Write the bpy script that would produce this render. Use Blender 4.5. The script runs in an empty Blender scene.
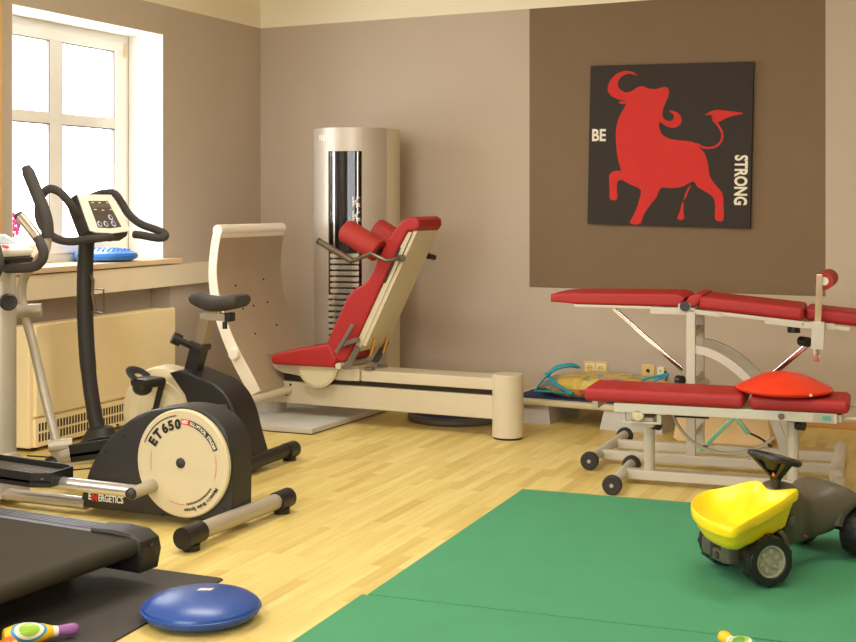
import bpy, bmesh, math, random
from mathutils import Vector, Matrix, Euler
from mathutils.geometry import tessellate_polygon
random.seed(5)
S = bpy.context.scene
COL = S.collection
R = math.radians
PI = math.pi

# ------------------------------------------------------------------ materials
def lin(c):
    out = []
    for v in c[:3]:
        v = v / 255.0
        out.append(v / 12.92 if v <= 0.04045 else ((v + 0.055) / 1.055) ** 2.4)
    return (out[0], out[1], out[2], 1.0)

def mat(name, c, rough=0.5, metal=0.0, var=0.06, scale=6.0, bump=0.0, bscale=200.0, spec=0.5, coat=0.0, emit=None, estr=1.0):
    m = bpy.data.materials.new(name); m.use_nodes = True
    nt = m.node_tree; b = nt.nodes['Principled BSDF']
    b.inputs['Roughness'].default_value = rough
    b.inputs['Metallic'].default_value = metal
    b.inputs['Specular IOR Level'].default_value = spec
    if coat: b.inputs['Coat Weight'].default_value = coat
    tc = nt.nodes.new('ShaderNodeTexCoord')
    n = nt.nodes.new('ShaderNodeTexNoise'); n.inputs['Scale'].default_value = scale; n.inputs['Detail'].default_value = 4
    nt.links.new(tc.outputs['Object'], n.inputs['Vector'])
    mx = nt.nodes.new('ShaderNodeMix'); mx.data_type = 'RGBA'
    l = lin(c)
    mx.inputs[6].default_value = (l[0]*(1-var), l[1]*(1-var), l[2]*(1-var), 1)
    mx.inputs[7].default_value = (min(1, l[0]*(1+var)), min(1, l[1]*(1+var)), min(1, l[2]*(1+var)), 1)
    nt.links.new(n.outputs['Fac'], mx.inputs[0])
    nt.links.new(mx.outputs[2], b.inputs['Base Color'])
    if bump:
        n2 = nt.nodes.new('ShaderNodeTexNoise'); n2.inputs['Scale'].default_value = bscale; n2.inputs['Detail'].default_value = 3
        nt.links.new(tc.outputs['Object'], n2.inputs['Vector'])
        bp = nt.nodes.new('ShaderNodeBump'); bp.inputs['Strength'].default_value = bump; bp.inputs['Distance'].default_value = 0.004
        nt.links.new(n2.outputs['Fac'], bp.inputs['Height']); nt.links.new(bp.outputs['Normal'], b.inputs['Normal'])
    if emit:
        b.inputs['Emission Color'].default_value = lin(emit); b.inputs['Emission Strength'].default_value = estr
    return m

def glass_mat(name, tint=(255, 255, 255), refl=0.12):
    m = bpy.data.materials.new(name); m.use_nodes = True
    nt = m.node_tree; nt.nodes.clear()
    o = nt.nodes.new('ShaderNodeOutputMaterial'); t = nt.nodes.new('ShaderNodeBsdfTransparent'); g = nt.nodes.new('ShaderNodeBsdfGlossy')
    t.inputs['Color'].default_value = lin(tint); g.inputs['Roughness'].default_value = 0.05
    mx = nt.nodes.new('ShaderNodeMixShader'); mx.inputs[0].default_value = refl
    nt.links.new(t.outputs[0], mx.inputs[1]); nt.links.new(g.outputs[0], mx.inputs[2]); nt.links.new(mx.outputs[0], o.inputs[0])
    return m

def math_node(nt, op, a, b=None):
    n = nt.nodes.new('ShaderNodeMath'); n.operation = op
    for i, v in enumerate((a, b)):
        if v is None: continue
        if isinstance(v, (int, float)): n.inputs[i].default_value = v
        else: nt.links.new(v, n.inputs[i])
    return n.outputs[0]

def mixc(nt, fac, a, b):
    n = nt.nodes.new('ShaderNodeMix'); n.data_type = 'RGBA'
    nt.links.new(fac, n.inputs[0])
    for i, v in ((6, a), (7, b)):
        if isinstance(v, tuple): n.inputs[i].default_value = v
        else: nt.links.new(v, n.inputs[i])
    return n.outputs[2]

WALLC, PANELC, CREAMC = (194, 180, 164), (129, 108, 86), (246, 237, 214)
def wall_mat(name, panel=False):
    m = bpy.data.materials.new(name); m.use_nodes = True
    nt = m.node_tree; b = nt.nodes['Principled BSDF']; b.inputs['Roughness'].default_value = 0.85
    b.inputs['Specular IOR Level'].default_value = 0.25
    tc = nt.nodes.new('ShaderNodeTexCoord'); sp = nt.nodes.new('ShaderNodeSeparateXYZ')
    nt.links.new(tc.outputs['Object'], sp.inputs[0])
    n = nt.nodes.new('ShaderNodeTexNoise'); n.inputs['Scale'].default_value = 3.0; n.inputs['Detail'].default_value = 6
    nt.links.new(tc.outputs['Object'], n.inputs['Vector'])
    l = lin(WALLC)
    c = mixc(nt, n.outputs['Fac'], tuple(v*0.96 for v in l[:3])+(1,), tuple(v*1.04 for v in l[:3])+(1,))
    if panel:   # the rectangle painted a darker brown
        f = math_node(nt, 'MULTIPLY', math_node(nt, 'GREATER_THAN', sp.outputs[0], -3.187), math_node(nt, 'LESS_THAN', sp.outputs[0], -1.346))
        f = math_node(nt, 'MULTIPLY', f, math_node(nt, 'GREATER_THAN', sp.outputs[2], 0.755))
        p = lin(PANELC)
        pc = mixc(nt, n.outputs['Fac'], tuple(v*0.95 for v in p[:3])+(1,), tuple(v*1.05 for v in p[:3])+(1,))
        c = mixc(nt, f, c, pc)
    f = math_node(nt, 'GREATER_THAN', sp.outputs[2], 2.537)
    c = mixc(nt, f, c, lin(CREAMC))
    nt.links.new(c, b.inputs['Base Color'])
    n2 = nt.nodes.new('ShaderNodeTexNoise'); n2.inputs['Scale'].default_value = 120; nt.links.new(tc.outputs['Object'], n2.inputs['Vector'])
    bp = nt.nodes.new('ShaderNodeBump'); bp.inputs['Strength'].default_value = 0.12; bp.inputs['Distance'].default_value = 0.003
    nt.links.new(n2.outputs['Fac'], bp.inputs['Height']); nt.links.new(bp.outputs['Normal'], b.inputs['Normal'])
    return m

def floor_mat():
    m = bpy.data.materials.new('parquet'); m.use_nodes = True
    nt = m.node_tree; b = nt.nodes['Principled BSDF']; b.inputs['Roughness'].default_value = 0.42
    b.inputs['Specular IOR Level'].default_value = 0.45
    tc = nt.nodes.new('ShaderNodeTexCoord'); mp = nt.nodes.new('ShaderNodeMapping')
    mp.inputs['Rotation'].default_value = (0, 0, R(90))
    nt.links.new(tc.outputs['Object'], mp.inputs[0])
    br = nt.nodes.new('ShaderNodeTexBrick'); br.offset = 0.37; br.offset_frequency = 2
    br.inputs['Scale'].default_value = 1.0; br.inputs['Mortar Size'].default_value = 0.0006; br.inputs['Mortar Smooth'].default_value = 0.2
    br.inputs['Brick Width'].default_value = 0.42; br.inputs['Row Height'].default_value = 0.052; br.inputs['Bias'].default_value = 0.0
    br.inputs['Color1'].default_value = (0, 0, 0, 1); br.inputs['Color2'].default_value = (1, 1, 1, 1); br.inputs['Mortar'].default_value = (0.1, 0.1, 0.1, 1)
    nt.links.new(mp.outputs[0], br.inputs['Vector'])
    rp = nt.nodes.new('ShaderNodeValToRGB'); e = rp.color_ramp.elements
    e[0].position = 0.0; e[0].color = lin((203, 178, 104)); e[1].position = 1.0; e[1].color = lin((225, 206, 136))
    x = e.new(0.35); x.color = lin((215, 194, 119)); x = e.new(0.7); x.color = lin((220, 200, 126))
    nt.links.new(br.outputs['Color'], rp.inputs[0])
    mp2 = nt.nodes.new('ShaderNodeMapping'); mp2.inputs['Scale'].default_value = (40, 2.2, 1); nt.links.new(tc.outputs['Object'], mp2.inputs[0])
    n = nt.nodes.new('ShaderNodeTexNoise'); n.inputs['Scale'].default_value = 1.0; n.inputs['Detail'].default_value = 5
    nt.links.new(mp2.outputs[0], n.inputs['Vector'])
    c = nt.nodes.new('ShaderNodeMix'); c.data_type = 'RGBA'; c.blend_type = 'MULTIPLY'; c.inputs[0].default_value = 0.35
    nt.links.new(rp.outputs[0], c.inputs[6])
    g = nt.nodes.new('ShaderNodeValToRGB'); g.color_ramp.elements[0].position = 0.3; g.color_ramp.elements[0].color = lin((214, 196, 166)); g.color_ramp.elements[1].position = 0.65
    nt.links.new(n.outputs['Fac'], g.inputs[0]); nt.links.new(g.outputs[0], c.inputs[7])
    nt.links.new(c.outputs[2], b.inputs['Base Color'])
    return m

M = {}
M['floor'] = floor_mat(); M['wall'] = wall_mat('wall paint'); M['wallp'] = wall_mat('wall paint with brown panel', True)
M['ceil'] = mat('ceiling paint', CREAMC, 0.9)
M['recess'] = mat('recess paint', (150, 136, 124), 0.9)
M['white'] = mat('window white', (244, 242, 234), 0.4, var=0.02)
M['reveal'] = mat('reveal white', (246, 244, 238), 0.8, var=0.02)
M['gasket'] = mat('rubber gasket', (120, 112, 112), 0.6)
M['glass'] = glass_mat('window glass', refl=0.04)
M['clear'] = glass_mat('clear acrylic', (240, 240, 240), 0.025)
M['wood'] = mat('beech', (214, 172, 112), 0.5, var=0.1, scale=14)
M['sill'] = mat('sill laminate', (222, 196, 158), 0.5)
M['duct'] = mat('duct cream', (238, 224, 196), 0.45)
M['heater'] = mat('heater enamel', (241, 222, 176), 0.42)
M['dark'] = mat('dark slot', (58, 46, 38), 0.8)
M['blackp'] = mat('black plastic', (28, 27, 27), 0.42)
M['blackm'] = mat('matte black', (30, 29, 29), 0.65)
M['foam'] = mat('grey foam', (60, 54, 51), 0.75, bump=0.15, bscale=300)
M['char'] = mat('charcoal plastic', (42, 40, 40), 0.5)
M['silver'] = mat('silver paint', (178, 169, 152), 0.38, 0.3)
M['satin'] = mat('satin metal', (170, 158, 138), 0.28, 0.75)
M['rail'] = mat('ridged rail', (112, 112, 120), 0.35, 0.6)
M['bezel'] = mat('console bezel', (250, 250, 236), 0.4)
M['alu'] = mat('aluminium', (214, 212, 210), 0.28, 0.8)
M['chrome'] = mat('chrome', (225, 222, 218), 0.08, 1.0, var=0.01)
M['cream'] = mat('cream plastic', (208, 196, 162), 0.42)
M['freic'] = mat('cream grey lacquer', (206, 195, 170), 0.38)
M['freis'] = mat('silver lacquer', (190, 180, 166), 0.42, 0.3)
M['platform'] = mat('grey platform', (196, 194, 190), 0.5)
M['fplate'] = mat('footplate face', (218, 200, 174), 0.5)  # browner and darker than the edge: the face's shade put into its colour
M['fedge'] = mat('footplate edge', (240, 232, 218), 0.5)
M['red'] = mat('red upholstery', (164, 28, 28), 0.55, var=0.08, bump=0.12, bscale=260)
M['redf'] = mat('red foam', (162, 38, 28), 0.65, bump=0.15, bscale=260)
M['orange'] = mat('orange red plastic', (222, 54, 24), 0.35)
M['brass'] = mat('brass', (214, 172, 88), 0.3, 0.9)
M['gunm'] = mat('gunmetal', (124, 112, 98), 0.3, 0.8)
M['steelg'] = mat('grey steel', (132, 124, 116), 0.4, 0.6)
M['bluep'] = mat('blue vinyl', (34, 72, 148), 0.3, var=0.05)
M['bluel'] = mat('light blue vinyl', (48, 118, 205), 0.4)
M['bluemat'] = mat('navy rubber', (30, 48, 98), 0.8)
M['green'] = mat('green mat', (64, 140, 100), 0.85, var=0.07, scale=5, bump=0.2, bscale=250)
M['greenside'] = mat('green mat edge', (22, 92, 58), 0.9)
M['tmat'] = mat('dark floor mat', (62, 58, 56), 0.75, bump=0.4, bscale=420)
M['belt'] = mat('tread belt', (52, 48, 38), 0.7, var=0.1, scale=4, spec=0.2)
M['benchf'] = mat('bench frame', (196, 190, 176), 0.4)
M['rubber'] = mat('rubber wheel', (44, 40, 38), 0.7)
M['tyre'] = mat('toy tyre', (26, 25, 25), 0.4)
M['hub'] = mat('toy hub', (150, 150, 128), 0.4)
M['toyb'] = mat('toy body', (86, 80, 68), 0.38)
M['toyy'] = mat('toy yellow', (250, 222, 22), 0.35, var=0.03)
M['canvas'] = mat('black canvas', (50, 43, 38), 0.8, bump=0.2, bscale=500)
M['bull'] = mat('red paint', (206, 40, 34), 0.75, var=0.1, scale=9)
M['letter'] = mat('white paint', (238, 232, 214), 0.8)
M['ink'] = mat('black ink', (28, 26, 26), 0.5)
M['inkred'] = mat('red ink', (214, 52, 40), 0.5)
M['orangeink'] = mat('thin red line', (206, 110, 70), 0.5)
M['socket'] = mat('socket cream', (232, 204, 134), 0.4)
M['socketi'] = mat('socket light', (246, 236, 200), 0.4)
M['plates'] = mat('weight plate', (178, 168, 150), 0.4, 0.3)
M['pinky'] = mat('pin yellow', (246, 190, 30), 0.35)
M['pinp'] = mat('pin purple', (140, 88, 150), 0.35)
M['pino'] = mat('pin orange', (236, 110, 40), 0.35)
M['pink'] = mat('petal pink', (226, 90, 170), 0.6)
M['leaf'] = mat('stem green', (80, 120, 60), 0.6)
M['cyan'] = mat('turquoise strap', (40, 168, 196), 0.55)
M['tan'] = mat('tan laminate', (240, 212, 160), 0.5)
M['base'] = mat('wood skirting', (196, 142, 84), 0.5)
M['lcd'] = mat('lcd', (112, 120, 104), 0.25)
M['lcdd'] = mat('dark display', (86, 74, 66), 0.3)
M['btn'] = mat('button blue', (70, 96, 190), 0.4)
M['teal'] = mat('teal tape', (96, 160, 140), 0.5)
M['ringd'] = mat('dark grey ring', (92, 88, 86), 0.5)

# ------------------------------------------------------------------ mesh helpers
def cat(pts, n=6, closed=False):
    P = [Vector(p) for p in pts]; out = []; L = len(P)
    rng = range(L) if closed else range(L-1)
    for i in rng:
        p1, p2 = P[i], P[(i+1) % L]
        p0 = P[i-1] if (i > 0 or closed) else p1*2-p2
        p3 = P[(i+2) % L] if (i+2 < L or closed) else p2*2-p1
        for k in range(n):
            t = k/n
            out.append(0.5*((2*p1)+(p2-p0)*t+(2*p0-5*p1+4*p2-p3)*t*t+(3*p1-p0-3*p2+p3)*t**3))
    if not closed: out.append(P[-1])
    return out

def origin_of(o):
    while o.parent: o = o.parent
    return o.matrix_basis

class MB:
    def __init__(s): s.bm = bmesh.new(); s.mats = []; s.cur = 0
    def m(s, material):
        if material not in s.mats: s.mats.append(material)
        s.cur = s.mats.index(material); return s
    def merge(s, b, mtx=None):
        if mtx is not None: bmesh.ops.transform(b, matrix=mtx, verts=b.verts[:])
        mp = {}
        for v in b.verts: mp[v] = s.bm.verts.new(v.co)
        for f in b.faces:
            try:
                nf = s.bm.faces.new([mp[v] for v in f.verts]); nf.material_index = s.cur; nf.smooth = True
            except ValueError: pass
        b.free(); return s
    def box(s, lo, hi, bev=0.0, mtx=None, seg=2):
        b = bmesh.new(); bmesh.ops.create_cube(b, size=1.0)
        for v in b.verts:
            v.co = Vector([lo[i]+(v.co[i]+0.5)*(hi[i]-lo[i]) for i in range(3)])
        if bev: bmesh.ops.bevel(b, geom=b.edges[:], offset=bev, segments=seg, profile=0.5, affect='EDGES', clamp_overlap=True)
        return s.merge(b, mtx)
    def prism(s, prof, lo, hi, axis='y', bev=0.0, mtx=None, seg=2, capbev=True):
        b = bmesh.new()
        def P(a, c, t): return {'y': (a, t, c), 'z': (a, c, t), 'x': (t, a, c)}[axis]
        v0 = [b.verts.new(P(a, c, lo)) for a, c in prof]; v1 = [b.verts.new(P(a, c, hi)) for a, c in prof]
        n = len(prof)
        b.faces.new(v0); b.faces.new(v1[::-1])
        for i in range(n): b.faces.new((v0[i], v0[(i+1) % n], v1[(i+1) % n], v1[i]))
        bmesh.ops.recalc_face_normals(b, faces=b.faces[:])
        if bev:
            ed = [e for f in b.faces if len(f.verts) == n and n > 4 or len(f.verts) == n for e in f.edges] if capbev else b.edges[:]
            if n == 4: ed = b.edges[:]
            bmesh.ops.bevel(b, geom=list(set(ed)), offset=bev, segments=seg, profile=0.5, affect='EDGES', clamp_overlap=True)
        big = [f for f in b.faces if len(f.verts) > 4]
        bmesh.ops.triangulate(b, faces=big)
        return s.merge(b, mtx)
    def cyl(s, p0, p1, r, r1=None, seg=20, caps=True):
        return s.tube([p0, p1], [r, r if r1 is None else r1], seg, caps)
    def tube(s, pts, r, seg=12, caps=True, closed=False, flat=1.0):
        P = [Vector(p) for p in pts]; n = len(P)
        rr = r if isinstance(r, (list, tuple)) else [r]*n
        if len(rr) != n: rr = [rr[0]+(rr[-1]-rr[0])*i/(n-1) for i in range(n)]
        def tang(i):
            if closed: return (P[(i+1) % n]-P[i-1]).normalized()
            if i == 0: return (P[1]-P[0]).normalized()
            if i == n-1: return (P[-1]-P[-2]).normalized()
            return (P[i+1]-P[i-1]).normalized()
        t = tang(0); up = Vector((0, 0, 1)) if abs(t.z) < 0.9 else Vector((0, 1, 0))
        nx = t.cross(up).normalized(); rings = []; b = bmesh.new()
        for i in range(n):
            t = tang(i); nx = (nx-t*nx.dot(t)).normalized(); ny = t.cross(nx)
            rings.append([b.verts.new(P[i]+(nx*math.cos(2*PI*k/seg)+ny*math.sin(2*PI*k/seg)*flat)*rr[i]) for k in range(seg)])
        for i in range(n if closed else n-1):
            a, c = rings[i], rings[(i+1) % n]
            for k in range(seg): b.faces.new((a[k], a[(k+1) % seg], c[(k+1) % seg], c[k]))
        if caps and not closed: b.faces.new(rings[0][::-1]); b.faces.new(rings[-1])
        bmesh.ops.recalc_face_normals(b, faces=b.faces[:])
        return s.merge(b)
    def lathe(s, prof, mtx=None, seg=32, caps=True):          # prof: (radius, height) about z
        b = bmesh.new(); rings = []
        for r, h in prof:
            if r < 1e-6: rings.append([b.verts.new((0, 0, h))])
            else: rings.append([b.verts.new((r*math.cos(2*PI*k/seg), r*math.sin(2*PI*k/seg), h)) for k in range(seg)])
        for a, c in zip(rings, rings[1:]):
            for k in range(seg):
                q = [a[k % len(a)], a[(k+1) % len(a)], c[(k+1) % len(c)], c[k % len(c)]]
                q = list(dict.fromkeys(q))
                if len(q) > 2: b.faces.new(q)
        for e in (rings[0], rings[-1]):
            if len(e) > 2 and caps: b.faces.new(e)
        bmesh.ops.recalc_face_normals(b, faces=b.faces[:])
        return s.merge(b, mtx)
    def loft(s, secs, caps=True):
        b = bmesh.new(); rings = [[b.verts.new(p) for p in q] for q in secs]; n = len(rings[0])
        for a, c in zip(rings, rings[1:]):
            for k in range(n): b.faces.new((a[k], a[(k+1) % n], c[(k+1) % n], c[k]))
        if caps: b.faces.new(rings[0][::-1]); b.faces.new(rings[-1])
        bmesh.ops.recalc_face_normals(b, faces=b.faces[:])
        return s.merge(b)
    def poly(s, pts):
        b = bmesh.new(); P = [Vector(p) for p in pts]; vs = [b.verts.new(p) for p in P]
        for tri in tessellate_polygon([P]):
            f = b.faces.new([vs[i] for i in tri])
        return s.merge(b)
    def xf(s, m): bmesh.ops.transform(s.bm, matrix=m, verts=s.bm.verts[:]); return s
    def ball(s, c, r, sc=(1, 1, 1), u=16, v=10):
        b = bmesh.new(); bmesh.ops.create_uvsphere(b, u_segments=u, v_segments=v, radius=r)
        for q in b.verts: q.co = Vector((q.co.x*sc[0]+c[0], q.co.y*sc[1]+c[1], q.co.z*sc[2]+c[2]))
        return s.merge(b)
    def text(s, txt, mtx, size=0.1, bold=0.0, depth=0.0006):
        cu = bpy.data.curves.new('t', 'FONT'); cu.body = txt; cu.size = size; cu.offset = bold; cu.extrude = depth
        cu.align_x = 'CENTER'; cu.align_y = 'CENTER'; cu.resolution_u = 3
        o = bpy.data.objects.new('t', cu); COL.objects.link(o)
        dg = bpy.context.evaluated_depsgraph_get(); me = bpy.data.meshes.new_from_object(o.evaluated_get(dg))
        bpy.data.objects.remove(o); bpy.data.curves.remove(cu)
        b = bmesh.new(); b.from_mesh(me); bpy.data.meshes.remove(me)
        return s.merge(b, mtx)
    def build(s, name, material=None, parent=None, world=True, label=None, kind=None, sharp=35):
        me = bpy.data.meshes.new(name)
        if parent is not None and world:
            root = parent
            while root.parent: root = root.parent
            bmesh.ops.transform(s.bm, matrix=root.matrix_basis.inverted(), verts=s.bm.verts[:])
        if not s.mats: s.mats = [material]
        s.bm.to_mesh(me); s.bm.free()
        for x in s.mats: me.materials.append(x)
        me.set_sharp_from_angle(angle=R(sharp))
        o = bpy.data.objects.new(name, me); COL.objects.link(o)
        wn = o.modifiers.new('weighted normal', 'WEIGHTED_NORMAL'); wn.keep_sharp = True
        if parent is not None: o.parent = parent
        if label: o['label'] = label
        if kind: o['kind'] = kind
        return o

def thing(name, label, category, loc=(0, 0, 0), rz=0.0, group=None, rot=None):
    o = bpy.data.objects.new(name, None); COL.objects.link(o); o.empty_display_size = 0.1
    o.location = loc; o.rotation_euler = rot if rot else (0, 0, rz)
    o['label'] = label; o['category'] = category
    if group: o['group'] = group
    o.matrix_basis  # keep in step
    return o

def tag(o, label, category, group=None):
    o['label'] = label; o['category'] = category
    if group: o['group'] = group
    return o

def xz(x, y, z): return Matrix(((1, 0, 0, x), (0, 0, -1, y), (0, 1, 0, z), (0, 0, 0, 1)))   # lettering facing -Y
def rotz(M_, a): return M_ @ Matrix.Rotation(a, 4, 'Z')
CY = lambda c, ax: Matrix.Translation(c) @ Vector((0, 0, 1)).rotation_difference(Vector(ax)).to_matrix().to_4x4()

# ------------------------------------------------------------------ camera
YAW = math.atan(557/1300.0)
cam = bpy.data.cameras.new('camera'); co = bpy.data.objects.new('camera', cam); COL.objects.link(co)
co.location = (0, 0, 1.3); co.rotation_euler = (R(90), 0, YAW)
cam.sensor_width = 36; cam.lens = 1300/856*36; cam.shift_y = -119/856; cam.clip_start = 0.05
S.camera = co

# ------------------------------------------------------------------ room
WROT = math.atan2(-0.0645615, 0.9979137)
WO = (0.4984, 7.7034, 0)
XL = -4.744
CEIL = 2.745
def struct(mb, name, material, loc=None, rz=0):
    o = mb.build(name, material, kind='structure')
    if loc: o.location = loc; o.rotation_euler = (0, 0, rz)
    return o
struct(MB().box((-5.3, -2.0, -0.1), (2.6, 8.4, 0)), 'floor', M['floor'])
struct(MB().box((-5.3, -2.0, CEIL), (2.6, 8.4, CEIL+0.1)), 'ceiling', M['ceil'])
struct(MB().box((-5.85, 0, 0), (2.1, 0.2, CEIL)), 'wall_back', M['wallp'], WO, WROT)
struct(MB().box((2.4, -2.0, 0), (2.6, 7.7, CEIL)), 'wall_right', M['wall'])
b = MB()
for x0, x1, z0, z1 in ((-5.3, -3.7, 0, CEIL), (-3.7, -0.2, 0, 0.9), (-3.7, -0.2, 2.35, CEIL), (-0.2, 2.6, 0, CEIL)): b.box((x0, -2.2, z0), (x1, -2.0, z1))  # unseen opening behind the camera, added for daylight from the front
struct(b, 'wall_front', M['wall'])
# left wall with window openings and heater recess
Y0, Y1, Z0, Z1 = 5.469, 6.847, 0.915, 2.352
def lw(y0, y1, z0, z1, x1=XL, x0=-5.12): return ((x0, y0, z0), (x1, y1, z1))
b = MB()
V0, V1 = 1.6, 3.0
for y0, y1, z0, z1 in ((-2.0, V0, 0, CEIL), (V0, V1, 0, Z0), (V0, V1, Z1, CEIL), (V1, 5.25, 0, CEIL), (5.25, Y0, 0.775, CEIL), (Y0, Y1, Z1, CEIL), (Y1, 6.932, 0.775, CEIL), (6.932, 8.2, 0, CEIL)):
    b.box(*lw(y0, y1, z0, z1))
b.box(*lw(Y0, Y1, 0.775, Z0))
b.box(*lw(5.25, 6.932, 0, 0.775, x1=-4.894))
struct(b, 'wall_left', M['wall'])
def window(n, y0, y1, cols):
    f = MB(); XF, XB = -5.005, -5.065; t = 0.06
    f.box((XB, y0, Z0), (XF, y0+t, Z1), 0.006); f.box((XB, y1-t, Z0), (XF, y1, Z1), 0.006)
    f.box((XB+0.001, y0, Z1-t), (XF-0.001, y1, Z1-0.001), 0.006); f.box((XB+0.001, y0, Z0), (XF-0.001, y1, Z0+t+0.03), 0.006)
    w = struct(f, 'window_%d' % n, M['white'])
    s = MB(); g = MB(); gl = MB()
    a0, a1 = y0+t-0.012, y1-t+0.012; z0, z1 = Z0+t+0.02, Z1-t+0.012
    XS0, XS1 = -5.055, -4.99; q = 0.062; q2 = 0.105
    s.box((XS0, a0, z0), (XS1, a0+q, z1), 0.006); s.box((XS0, a1-q2, z0), (XS1, a1, z1), 0.006)
    s.box((XS0+0.001, a0+0.001, z1-q), (XS1-0.001, a1-0.001, z1-0.001), 0.006); s.box((XS0+0.001, a0+0.001, z0+0.001), (XS1-0.001, a1-0.001, z0+q), 0.006)
    ys = [a0+q] + [] ; pw = (a1-a0-q-q2)
    for k in range(1, cols):
        yc = a0+q+pw*k/cols
        s.box((XS0+0.01, yc-0.055, z0), (XS1-0.004, yc+0.055, z1-0.002), 0.006)
    for zc in (1.790,):
        s.box((XS0+0.012, a0, zc-0.034), (XS1-0.008, a1, zc+0.034), 0.005)
    s.build('sash', M['white'], w, world=False)
    for k in range(cols):
        ya = a0+q+pw*k/cols + (0.055 if k else 0); yb = a0+q+pw*(k+1)/cols - (0.055 if k < cols-1 else 0)
        for za, zb in ((z0+q, 1.756), (1.824, z1-q)):
            gl.box((-5.032, ya-0.004, za-0.004), (-5.026, yb+0.004, zb+0.004))
            for lo, hi in (((-5.02, ya, za), (-4.998, ya+0.006, zb)), ((-5.02, yb-0.006, za), (-4.998, yb, zb)), ((-5.02, ya, zb-0.006), (-4.998, yb, zb))):
                g.box(lo, hi)
    g.build('gasket', M['gasket'], w, world=False); gl.build('pane', M['glass'], w, world=False)
    h = MB(); h.cyl((-4.985, y1-t-0.004, Z1-0.14), (-4.985, y1-t-0.004, Z1-0.055), 0.009); h.build('hinge', M['sill'], w, world=False)
    return w
window(1, Y0, Y1, 2); window(2, V0, V1, 2)  # the second window is out of view, added to let in more daylight
# white plastered reveals
b = MB()
b.box((-5.0, Y1-0.004, 0.945), (XL+0.001, Y1, Z1)); b.box((-5.0, Y0, 0.945), (XL+0.001, Y0+0.004, Z1)); b.box((-5.0, Y0, Z1-0.004), (XL+0.001, Y1, Z1))
struct(b, 'trim_1', M['reveal'])
struct(MB().box((-5.0, Y0-0.10, 0.915), (-4.665, 6.95, 0.947), 0.006), 'trim_2', M['sill'])
struct(MB().box((-4.90, 4.9, 0.772), (-4.685, 7.95, 0.908), 0.004), 'trim_3', M['duct'])
struct(MB().box((-5.4, -0.016, 0), (2.0, -0.0005, 0.042), 0.006), 'baseboard_back', M['base'], WO, WROT)
struct(MB().box((XL, 6.95, 0), (XL+0.016, 7.98, 0.042), 0.006), 'baseboard_left', M['base'])

# wooden upright at the left edge
o = MB().box((-4.743, 5.22, 0.95), (-4.70, 5.352, CEIL-0.005), 0.008).build('wooden_upright', M['wood'])
tag(o, 'light beech upright fixed to the wall left of the window', 'wooden post')

# ------------------------------------------------------------------ things on the window sill
def pt_x(px, py, X):
    a = (px-428)/1300; s_, c_ = math.sin(YAW), math.cos(YAW)
    dx, dy = -s_+a*c_, c_+a*s_; t = X/dx; return dy*t
yd = pt_x(105, 258, -4.83)
t = thing('balance_cushion', 'light blue bobbled balance cushion lying on the window sill', 'balance cushion', (-4.825, yd, 0.947), group='inflatable balance cushions')
b = MB(); b.lathe([(0, 0.0), (0.14, 0.0), (0.182, 0.014), (0.19, 0.034), (0.182, 0.050), (0.14, 0.066), (0.07, 0.076), (0, 0.078)])
b.build('cushion', M['bluel'], t, world=False)
b = MB()
for r_, n_ in ((0.04, 8), (0.065, 13), (0.09, 18), (0.115, 24), (0.138, 30)):
    for k in range(n_):
        h = 0.0775-(r_/0.17)**3*0.017
        b.ball((r_*math.cos(2*PI*k/n_), r_*math.sin(2*PI*k/n_), h), 0.006, (1, 1, 0.8), 6, 4)
b.build('studs', M['bluel'], t, world=False)

t = thing('potted_orchid', 'pink orchid blossoms peeking past the left edge of the window', 'flower', (-4.90, 5.545, 0.947))
MB().lathe([(0, 0), (0.04, 0), (0.05, 0.09), (0.044, 0.09), (0.04, 0.07), (0, 0.07)]).build('pot', M['white'], t, world=False)
stem = cat([(0, 0, 0.07), (0.0, 0.02, 0.17), (0, 0.07, 0.255), (0, 0.125, 0.24)], 5)
MB().tube(stem, 0.003, 6).build('stem', M['leaf'], t, world=False)
b = MB()
for a in (0.6, 2.2, 4.0): b.prism([(0, 0), (0.05*math.cos(a)-0.02*math.sin(a), 0.05*math.sin(a)+0.02*math.cos(a)), (0.07*math.cos(a), 0.07*math.sin(a)), (0.05*math.cos(a)+0.02*math.sin(a), 0.05*math.sin(a)-0.02*math.cos(a))], 0.09, 0.094, 'z')
b.build('leaf', M['leaf'], t, world=False)
for cx, cz in ((0.115, 0.265), (0.135, 0.225), (0.125, 0.19)):
    b = MB()
    for k in range(5):
        a = 2*PI*k/5+cx*9
        b.ball((0.012*math.cos(a), cx+0.018*math.cos(a+1), cz+0.018*math.sin(a+1)), 0.016, (0.5, 1, 1), 8, 6)
    b.build('blossom', M['pink'], t, world=False)

# ------------------------------------------------------------------ heater
t = thing('convector_heater', 'beige convector heater under the window with a slotted grille', 'heater', (-4.60, 6.01, 0))
MB().box((-4.69, 5.37, 0.02), (-4.545, 6.665, 0.652), 0.012).build('casing', M['heater'], t)
MB().box((-4.548, 5.40, 0.18), (-4.525, 6.665, 0.66), 0.01).build('front_panel', M['heater'], t)
b = MB(); b.box((-4.549, 5.40, 0.022), (-4.53, 6.665, 0.17), 0.006); b.build('grille_panel', M['heater'], t)
b = MB(); y = 5.425
while y < 6.62:
    for z0, z1 in ((0.05, 0.092), (0.104, 0.146)): b.box((-4.5315, y, z0), (-4.5285, y+0.013, z1))
    y += 0.0245
b.build('grille_slots', M['dark'], t)
MB().box((-4.68, 5.42, 0.0), (-4.57, 5.47, 0.021)).build('foot', M['dark'], t); MB().box((-4.68, 6.56, 0.0), (-4.57, 6.61, 0.021)).build('foot', M['dark'], t)

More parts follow.
